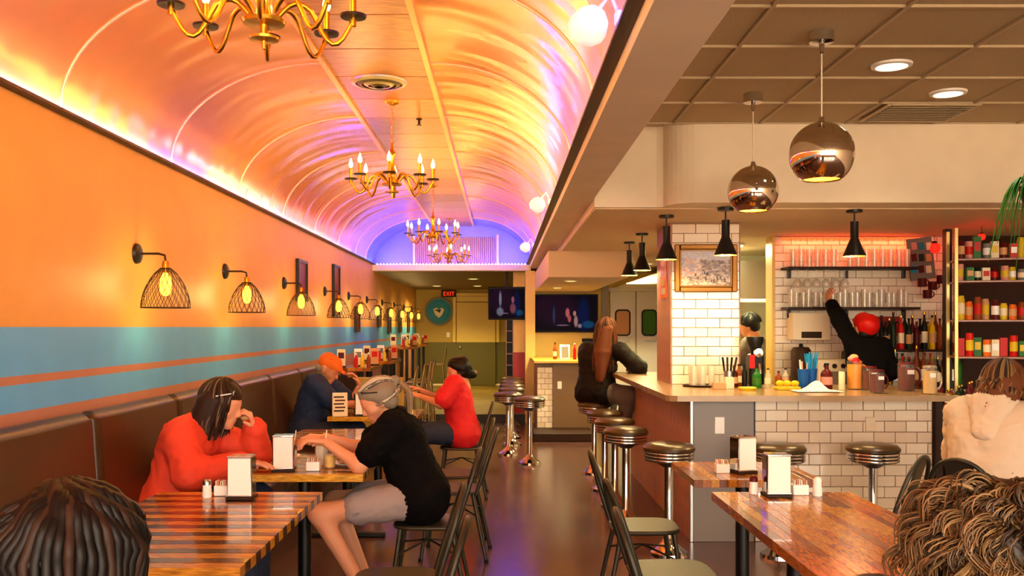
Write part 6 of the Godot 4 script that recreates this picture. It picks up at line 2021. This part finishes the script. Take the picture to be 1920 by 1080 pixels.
func black_shirt_diner() -> void:
	var j := joints(v3(-0.46, 0.60, 5.28), Vector3(-1, 0, 0.04).normalized(), 0.36, 1.0)
	j.neck = v3(-0.63, 1.05, 5.28)
	j.head = v3(-0.695, 1.135, 5.27)
	j.look = Vector3(-0.88, -0.45, 0.12)
	j.sho_l = v3(-0.60, 1.0, 5.10)
	j.sho_r = v3(-0.62, 1.0, 5.46)
	j.elb_l = v3(-0.78, 0.795, 5.08)
	j.wri_l = v3(-0.98, 0.915, 5.16)
	j.elb_r = v3(-0.82, 0.83, 5.50)
	j.wri_r = v3(-1.03, 0.91, 5.42)
	j.knee_l = v3(-1.0, 0.53, 5.10)
	j.ank_l = v3(-0.74, 0.09, 5.08)
	j.knee_r = v3(-0.98, 0.53, 5.45)
	j.ank_r = v3(-0.80, 0.09, 5.45)
	j.hand_l = [Vector3(-0.95, 0.1, -0.1), Vector3(-0.1, -1, 0), Vector3(0, 0.2, -1), 0.5]
	j.hand_r = [Vector3(-0.95, 0.1, 0.2), Vector3(-0.1, -1, 0), Vector3(0, 0.2, 1), 0.5]
	var o := person("person in a black short-sleeved shirt and grey shorts with a grey ponytail", j, {"skin": M.skin_light, "top": M.black_cloth, "sleeve": 0.66, "sleeve_wide": 0.014, "loose": 0.02, "full": 1.12, "legs": M.shorts_grey, "leg_reach": 0.62, "cell": 0.014, "head_cell": 0.007, "hand_cell": 0.005})
	var h := cap_bones()
	h += [[Vector3(0, 0.05, -0.09), Vector3(0, 0.06, -0.13), 0.04, 0.03]]
	hair(o, j, h, M.hair_grey, 0.009, 0.010)
	mk("hair_silver", Color(0.74, 0.70, 0.62), 0.45)
	mk("hair_slate", Color(0.33, 0.29, 0.25), 0.5)
	strands(o, j, [M.hair_grey, M.hair_silver, M.hair_slate], 260, 0.0, Vector3(0, 0.03, -0.12), 0.0075)
	# short wavy tail falling from the tie, plumb with gravity rather than with the bowed head
	var hb := Basis.looking_at(-j.look, j.tilt)
	var tie: Vector3 = j.head - o.position + hb * Vector3(0, 0.03, -0.125)
	for m in [M.hair_tail, M.hair_grey]:
		var mb := MB.new()
		for k in 45:
			var a := rng.randf() * TAU
			var w := rng.randf_range(0.2, 1.0)
			var pts := []
			for q in 9:
				var t := q / 8.0
				pts.append(tie + Vector3(0.075 * sin(t * 1.9) + 0.022 * w * cos(a) * sin(t * 2.6), 0.02 * sin(t * 3.0) - 0.17 * t * t + 0.012 * sin(t * 9.0 + a), 0.024 * w * sin(a) * sin(t * 2.6)))
			mb.tube(pts, 0.007, 0.003, 5)
		part(o, "ponytail", mb, m)
	part(o, "hair_tie", MB.new().ball(tie, Vector3(0.02, 0.026, 0.026), 10, 6), M.black_plastic)
	spectacles("dark sunglasses pushed up on the grey-haired diner's head", j, 0.085, M.black_plastic)


func blue_shirt_diner() -> void:
	var j := joints(v3(-1.80, 0.58, 8.6), Vector3(1, 0, 0.08).normalized(), 0.24, 1.03)
	j.head = v3(-1.60, 1.165, 8.58)
	j.neck = v3(-1.66, 1.06, 8.6)
	j.look = Vector3(0.85, -0.5, 0.2)
	j.elb_r = v3(-1.50, 0.84, 8.42)
	j.wri_r = v3(-1.27, 0.86, 8.52)
	j.elb_l = v3(-1.42, 0.83, 8.80)
	j.wri_l = v3(-1.34, 1.0, 8.74)
	j.hand_r = [Vector3(0.8, 0.1, -0.5), Vector3(0, -1, 0), Vector3(-0.2, 0.2, -1), 0.4]
	j.hand_l = [Vector3(-0.4, 0.9, 0), Vector3(-0.8, -0.3, 0.4), Vector3(0.2, 0.3, 0.9), 0.6]
	var o := person("person in a navy polo shirt and orange cap, head bowed over the table", j, {"skin": M.skin_warm, "top": M.navy, "sleeve": 0.85, "sleeve_wide": 0.012, "loose": 0.022, "full": 1.12, "legs": M.denim, "cell": 0.018, "head_cell": 0.009, "hand_cell": 0.007})
	hair(o, j, [[Vector3(-0.05, -0.02, -0.06), Vector3(0.05, -0.02, -0.06), 0.04, 0.04]], M.hair_grey)
	var hb := Basis.looking_at(-j.look, j.tilt)
	var cp := MB.new()
	blend_mesh(cp, [[hb * Vector3(0, 0.05, -0.03), hb * Vector3(0, 0.055, 0.022), 0.094, 0.086], [hb * Vector3(-0.04, 0.05, 0.10), hb * Vector3(0.04, 0.05, 0.10), 0.012, 0.012], [hb * Vector3(-0.03, 0.045, 0.14), hb * Vector3(0.03, 0.045, 0.14), 0.011, 0.011], [hb * Vector3(0, 0.045, 0.10), hb * Vector3(0, 0.04, 0.155), 0.012, 0.011]], 0.010, 0.008)
	part(o, "cap", cp, M.cap_orange, j.head - o.position, "orange peaked cap")


func red_shirt_diner() -> void:
	var j := joints(v3(-0.36, 0.58, 8.58), Vector3(-1, 0, 0.0), 0.16, 0.98)
	j.head = v3(-0.40, 1.15, 8.56)
	j.neck = v3(-0.42, 1.05, 8.58)
	j.look = Vector3(-0.95, -0.15, 0.1)
	j.elb_l = v3(-0.55, 0.86, 8.34)
	j.wri_l = v3(-0.74, 0.92, 8.46)
	j.elb_r = v3(-0.58, 0.86, 8.80)
	j.wri_r = v3(-0.76, 0.96, 8.68)
	j.hand_l = [Vector3(-0.9, 0.25, -0.2), Vector3(0, -0.9, -0.3), Vector3(0, 0.4, -1), 0.4]
	j.hand_r = [Vector3(-0.9, 0.3, 0.2), Vector3(0, -0.9, 0.3), Vector3(0, 0.4, 1), 0.4]
	var o := person("person in a bright red short-sleeved shirt with a dark low bun", j, {"skin": M.skin_warm, "top": M.bright_red, "sleeve": 0.8, "sleeve_wide": 0.016, "loose": 0.022, "full": 1.1, "legs": M.denim, "cell": 0.018, "head_cell": 0.009, "hand_cell": 0.007})
	var h := cap_bones()
	h += [[Vector3(0, -0.04, -0.115), Vector3(0, -0.06, -0.13), 0.036, 0.034], [Vector3(0, 0.0, -0.07), Vector3(0, -0.05, -0.085), 0.045, 0.04]]
	hair(o, j, h, M.hair_black, 0.010)
	strands(o, j, [M.hair_black, M.hair_brown], 120, 0.0, Vector3(0, -0.02, -0.12))
	var hb := Basis.looking_at(-j.look, j.tilt)
	part(o, "hair_flower", MB.new().ball(j.head - o.position + hb * Vector3(-0.05, -0.045, -0.145), Vector3(0.022, 0.022, 0.018), 8, 6), M.pink)


func counter_woman() -> void:
	var f := Vector3(0.55, 0, -0.83).normalized()
	var j := joints(v3(0.99, 0.865, 9.84), f, 0.08, 1.02)
	j.head = v3(1.10, 1.50, 9.80)
	j.neck = v3(1.06, 1.38, 9.82)
	j.look = Vector3(0.80, -0.1, -0.6)
	j.sho_r = v3(1.23, 1.30, 9.72)
	j.sho_l = v3(0.90, 1.30, 9.98)
	j.elb_r = v3(1.40, 1.13, 9.58)
	j.wri_r = v3(1.36, 1.12, 9.82)
	j.elb_l = v3(0.97, 1.10, 10.12)
	j.wri_l = v3(1.20, 1.12, 10.05)
	j.knee_r = v3(1.30, 0.84, 9.62)
	j.ank_r = v3(1.24, 0.42, 9.72)
	j.knee_l = v3(1.18, 0.84, 10.16)
	j.ank_l = v3(1.14, 0.42, 10.08)
	j.hand_r = [Vector3(0.2, 0.0, -0.9), Vector3(0, -1, 0), Vector3(-0.9, 0, 0), 0.35]
	var o := person("person with long chestnut hair in a dark leather jacket, back turned, on a bar stool", j, {"skin": M.skin_light, "top": M.leather_jacket, "top_name": "jacket", "sleeve": 1.9, "sleeve_wide": 0.01, "loose": 0.026, "full": 1.08, "hem": 0.05, "legs": M.grey_shirt, "cell": 0.018, "head_cell": 0.010, "hand_cell": 0.008})
	var h := cap_bones()
	for k in 15:
		var a := PI + PI * k / 14.0
		h.append([Vector3(0.08 * cos(a), 0.02, -0.03 + 0.075 * sin(a)), Vector3(0.075 * cos(a) - 0.02, -0.22, -0.04 + 0.085 * sin(a)), 0.026, 0.024])
		h.append([Vector3(0.075 * cos(a) - 0.02, -0.22, -0.04 + 0.085 * sin(a)), Vector3(0.05 * cos(a) - 0.04, -0.46 - 0.03 * (k % 3), -0.08 + 0.03 * sin(a)), 0.024, 0.010])
	hair(o, j, h, M.hair_chestnut, 0.011, 0.007)
	strands(o, j, [M.hair_chestnut, M.hair_brown], 170, 0.42, null, 0.008)


func bartender() -> void:
	var f := Vector3(-0.25, 0, -0.97).normalized()
	var j := joints(v3(3.24, 0.92, 8.25), f, 0.08, 1.0, false)
	j.head = v3(3.21, 1.535, 8.28)
	j.look = Vector3(-0.3, 0.25, -0.9)
	j.sho_l = v3(3.09, 1.40, 8.24)
	j.elb_l = v3(3.02, 1.62, 8.36)
	j.wri_l = v3(3.00, 1.80, 8.58)
	j.hand_l = [Vector3(0.1, 0.75, -0.65), Vector3(0.9, -0.2, -0.2), Vector3(0.2, 0.5, 0.8), 0.5]
	j.elb_r = v3(3.46, 1.16, 8.30)
	j.wri_r = v3(3.42, 1.06, 8.48)
	var o := person("person in black with a red cap behind the bar, reaching up to the glasses", j, {"skin": M.skin_warm, "top": M.black_cloth, "sleeve": 1.7, "sleeve_wide": 0.01, "loose": 0.016, "legs": M.black_cloth, "cell": 0.018, "head_cell": 0.010, "hand_cell": 0.008})
	hair(o, j, [[Vector3(-0.045, -0.03, -0.06), Vector3(0.045, -0.03, -0.06), 0.042, 0.042]], M.hair_black)
	var hb := Basis.looking_at(-j.look, j.tilt)
	var cp := MB.new()
	blend_mesh(cp, [[hb * Vector3(0, 0.045, -0.035), hb * Vector3(0, 0.055, 0.022), 0.102, 0.088], [hb * Vector3(-0.04, 0.05, 0.11), hb * Vector3(0.04, 0.05, 0.11), 0.012, 0.012], [hb * Vector3(0, 0.045, 0.10), hb * Vector3(0, 0.04, 0.155), 0.02, 0.012]], 0.010, 0.008)
	part(o, "cap", cp, M.red, j.head - o.position, "red peaked cap")


func cook() -> void:
	var f := Vector3(-0.8, 0, -0.6).normalized()
	var j := joints(v3(2.74, 0.90, 10.0), f, 0.1, 1.0, false)
	j.look = Vector3(-0.9, -0.3, -0.4)
	var o := person("person in a grey shirt standing in the kitchen doorway", j, {"skin": M.skin_warm, "top": M.grey_shirt, "sleeve": 0.8, "loose": 0.02, "legs": M.black_cloth, "cell": 0.02, "head_cell": 0.011})
	hair(o, j, cap_bones(), M.hair_black, 0.011)
	strands(o, j, [M.hair_black], 90, 0.0, null, 0.007)


func hoodie_diner() -> void:
	var f := Vector3(0.75, 0, -0.66).normalized()
	var j := joints(v3(2.62, 0.58, 5.03), f, 0.22, 1.04)
	j.head = v3(2.75, 1.22, 5.12)
	j.look = Vector3(0.75, -0.3, -0.55)
	var o := person("person in a cream hoodie seen from behind at the right edge", j, {"skin": M.skin_light, "top": M.hoodie, "top_name": "hoodie", "sleeve": 1.9, "sleeve_wide": 0.018, "loose": 0.034, "full": 1.12, "legs": M.denim, "cell": 0.014, "head_cell": 0.009})
	# hood lying on the back
	var hd := MB.new()
	var n: Vector3 = j.neck - o.position
	var hood := []
	for k in 12:
		var a0 := TAU * k / 12
		var a1 := TAU * (k + 1) / 12
		hood.append([n + (j.face * cos(a0) + j.right * sin(a0)) * 0.095 + Vector3(0, 0.01 - 0.03 * cos(a0), 0), n + (j.face * cos(a1) + j.right * sin(a1)) * 0.095 + Vector3(0, 0.01 - 0.03 * cos(a1), 0), 0.034, 0.034])
	for g in [-0.06, 0.0, 0.06]:
		hood.append([n - j.face * 0.10 + j.right * g, n - j.face * 0.17 + j.right * g * 0.6 - Vector3(0, 0.13, 0), 0.042, 0.03])
	blend_mesh(hd, hood, 0.011, 0.018, 0.012)
	part(o, "hood", hd, M.hoodie)
	var h := cap_bones()
	for k in 9:
		var a := PI + PI * k / 8.0
		h.append([Vector3(0.08 * cos(a), 0.0, -0.03 + 0.075 * sin(a)), Vector3(0.09 * cos(a), -0.14, -0.04 + 0.09 * sin(a)), 0.03, 0.02])
	hair(o, j, h, M.hair_chestnut, 0.010, 0.008)
	strands(o, j, [M.hair_chestnut, M.hair_tail, M.hair_brown], 200, 0.10, null, 0.007)


func braided_diner() -> void:
	var f := Vector3(-0.35, 0, -0.94).normalized()
	var j := joints(v3(-0.60, 0.60, 1.36), f, 0.12, 0.95)
	j.head = v3(-0.635, 1.195, 1.35)
	j.look = Vector3(-0.55, -0.2, -0.8)
	var o := person("foreground person with dark braided hair, only the head in view at lower left", j, {"skin": M.skin_tan, "top": M.grey_shirt, "sleeve": 0.8, "legs": M.denim, "cell": 0.018, "head_cell": 0.007})
	hair(o, j, [[Vector3(0, 0.035, -0.03), Vector3(0, 0.045, 0.015), 0.092, 0.083], [Vector3(0, -0.03, -0.05), Vector3(0, -0.06, -0.06), 0.07, 0.06]], M.hair_black, 0.008)
	var hb := Basis.looking_at(-j.look, j.tilt)
	var off: Vector3 = j.head - o.position
	# braids start on a parting at the front of the crown and run back and down over the skull
	for k in 58:
		var u := (k % 29) / 28.0 * 2.0 - 1.0
		var layer := k / 29
		var mb := MB.new()
		var pts := []
		var sway := rng.randf_range(-0.012, 0.012)
		for q in 15:
			var t := q / 14.0
			var az := u * (0.35 + 1.45 * minf(1.0, t * 1.6))
			var el := lerpf(0.75 + 0.35 * layer, -0.85, pow(t, 1.15))
			var rr := 0.106 + 0.007 * layer + 0.004 * sin(q * 1.7 + k)
			var p := Vector3(sin(az) * cos(el) * rr, sin(el) * rr + 0.03, -cos(az) * cos(el) * rr * (1.12 if t > 0.2 else 0.7 + 2.1 * t) - 0.012)
			if t > 0.75:
				p.y -= (t - 0.75) * 0.45
				p.x += sway * (t - 0.75) * 4.0
			pts.append(off + hb * (p * j.s))
		mb.tube(pts, 0.0095, 0.0075, 6)
		part(o, "braid", mb, M.hair_black if k % 4 else M.hair_brown)


func curly_diner() -> void:
	mk("hair_curly", Color(0.42, 0.30, 0.17), 0.45)
	mk("hair_curly_light", Color(0.56, 0.43, 0.27), 0.5)
	mk("hair_curly_dark", Color(0.22, 0.15, 0.09), 0.45)
	var f := Vector3(0.15, 0, -0.98).normalized()
	var j := joints(v3(0.75, 0.62, 1.46), f, 0.08, 0.98)
	j.head = v3(0.755, 1.19, 1.42)
	j.look = Vector3(0.1, -0.15, -0.98)
	var o := person("foreground person with curly light brown hair, seen from behind at lower right", j, {"skin": M.skin_light, "top": M.grey_shirt, "sleeve": 0.8, "legs": M.denim, "cell": 0.018, "head_cell": 0.007})
	hair(o, j, [[Vector3(0, 0.035, -0.03), Vector3(0, 0.045, 0.012), 0.098, 0.088], [Vector3(-0.03, -0.05, -0.05), Vector3(0.03, -0.05, -0.05), 0.078, 0.078], [Vector3(-0.03, -0.11, -0.05), Vector3(0.03, -0.11, -0.05), 0.07, 0.07]], M.hair_curly_dark, 0.009)
	var hb := Basis.looking_at(-j.look, j.tilt)
	var off: Vector3 = j.head - o.position
	var tones := [M.hair_curly, M.hair_curly_light, M.hair_curly_dark]
	var mbs := [MB.new(), MB.new(), MB.new()]
	# ringlets: clumps of fine hairs that share one coil and mostly one tone
	for k in 420:
		var az := rng.randf_range(-2.35, 2.35)
		var el := asin(rng.randf_range(-0.95, 0.995))
		var dir := Vector3(sin(az) * cos(el), sin(el), -cos(az) * cos(el))
		var down := (Vector3(0, -1, 0) - dir * dir.dot(Vector3(0, -1, 0))).normalized()
		if el > 1.2:
			down = Vector3(dir.x + rng.randf_range(-0.6, 0.6), -0.3, dir.z - 0.4).normalized()
		down = (down + Vector3(rng.randf_range(-0.45, 0.45), rng.randf_range(-0.2, 0.3), rng.randf_range(-0.45, 0.45))).normalized()
		var side := dir.cross(down).normalized()
		var turns := rng.randf_range(0.9, 1.7)
		var ln := rng.randf_range(0.06, 0.11)
		var rad := rng.randf_range(0.006, 0.013)
		var ph := rng.randf() * TAU
		var lift := rng.randf_range(0.004, 0.016)
		var tone := rng.randi_range(0, 3) % 3
		for h in 12:
			var jit := Vector3(rng.randf_range(-1, 1), rng.randf_range(-1, 1), rng.randf_range(-1, 1)) * 0.006
			var root := Vector3(0, 0.02, -0.018) + dir * 0.094 + jit
			var dp := rng.randf_range(-0.35, 0.35)
			var pts := []
			for q in 13:
				var t := q / 12.0
				var a := ph + dp + t * turns * TAU
				var p := root + down * ln * t + dir * (lift + 0.016 * sin(t * PI)) + (side * cos(a) + dir * sin(a)) * rad * (0.35 + 0.65 * sin(t * 2.4)) + jit * t
				pts.append(off + hb * (p * j.s))
			mbs[tone if h % 4 else (tone + 1) % 3].tube(pts, 0.0018, 0.0010, 4)
	for k in 3:
		part(o, "hair", mbs[k], tones[k])
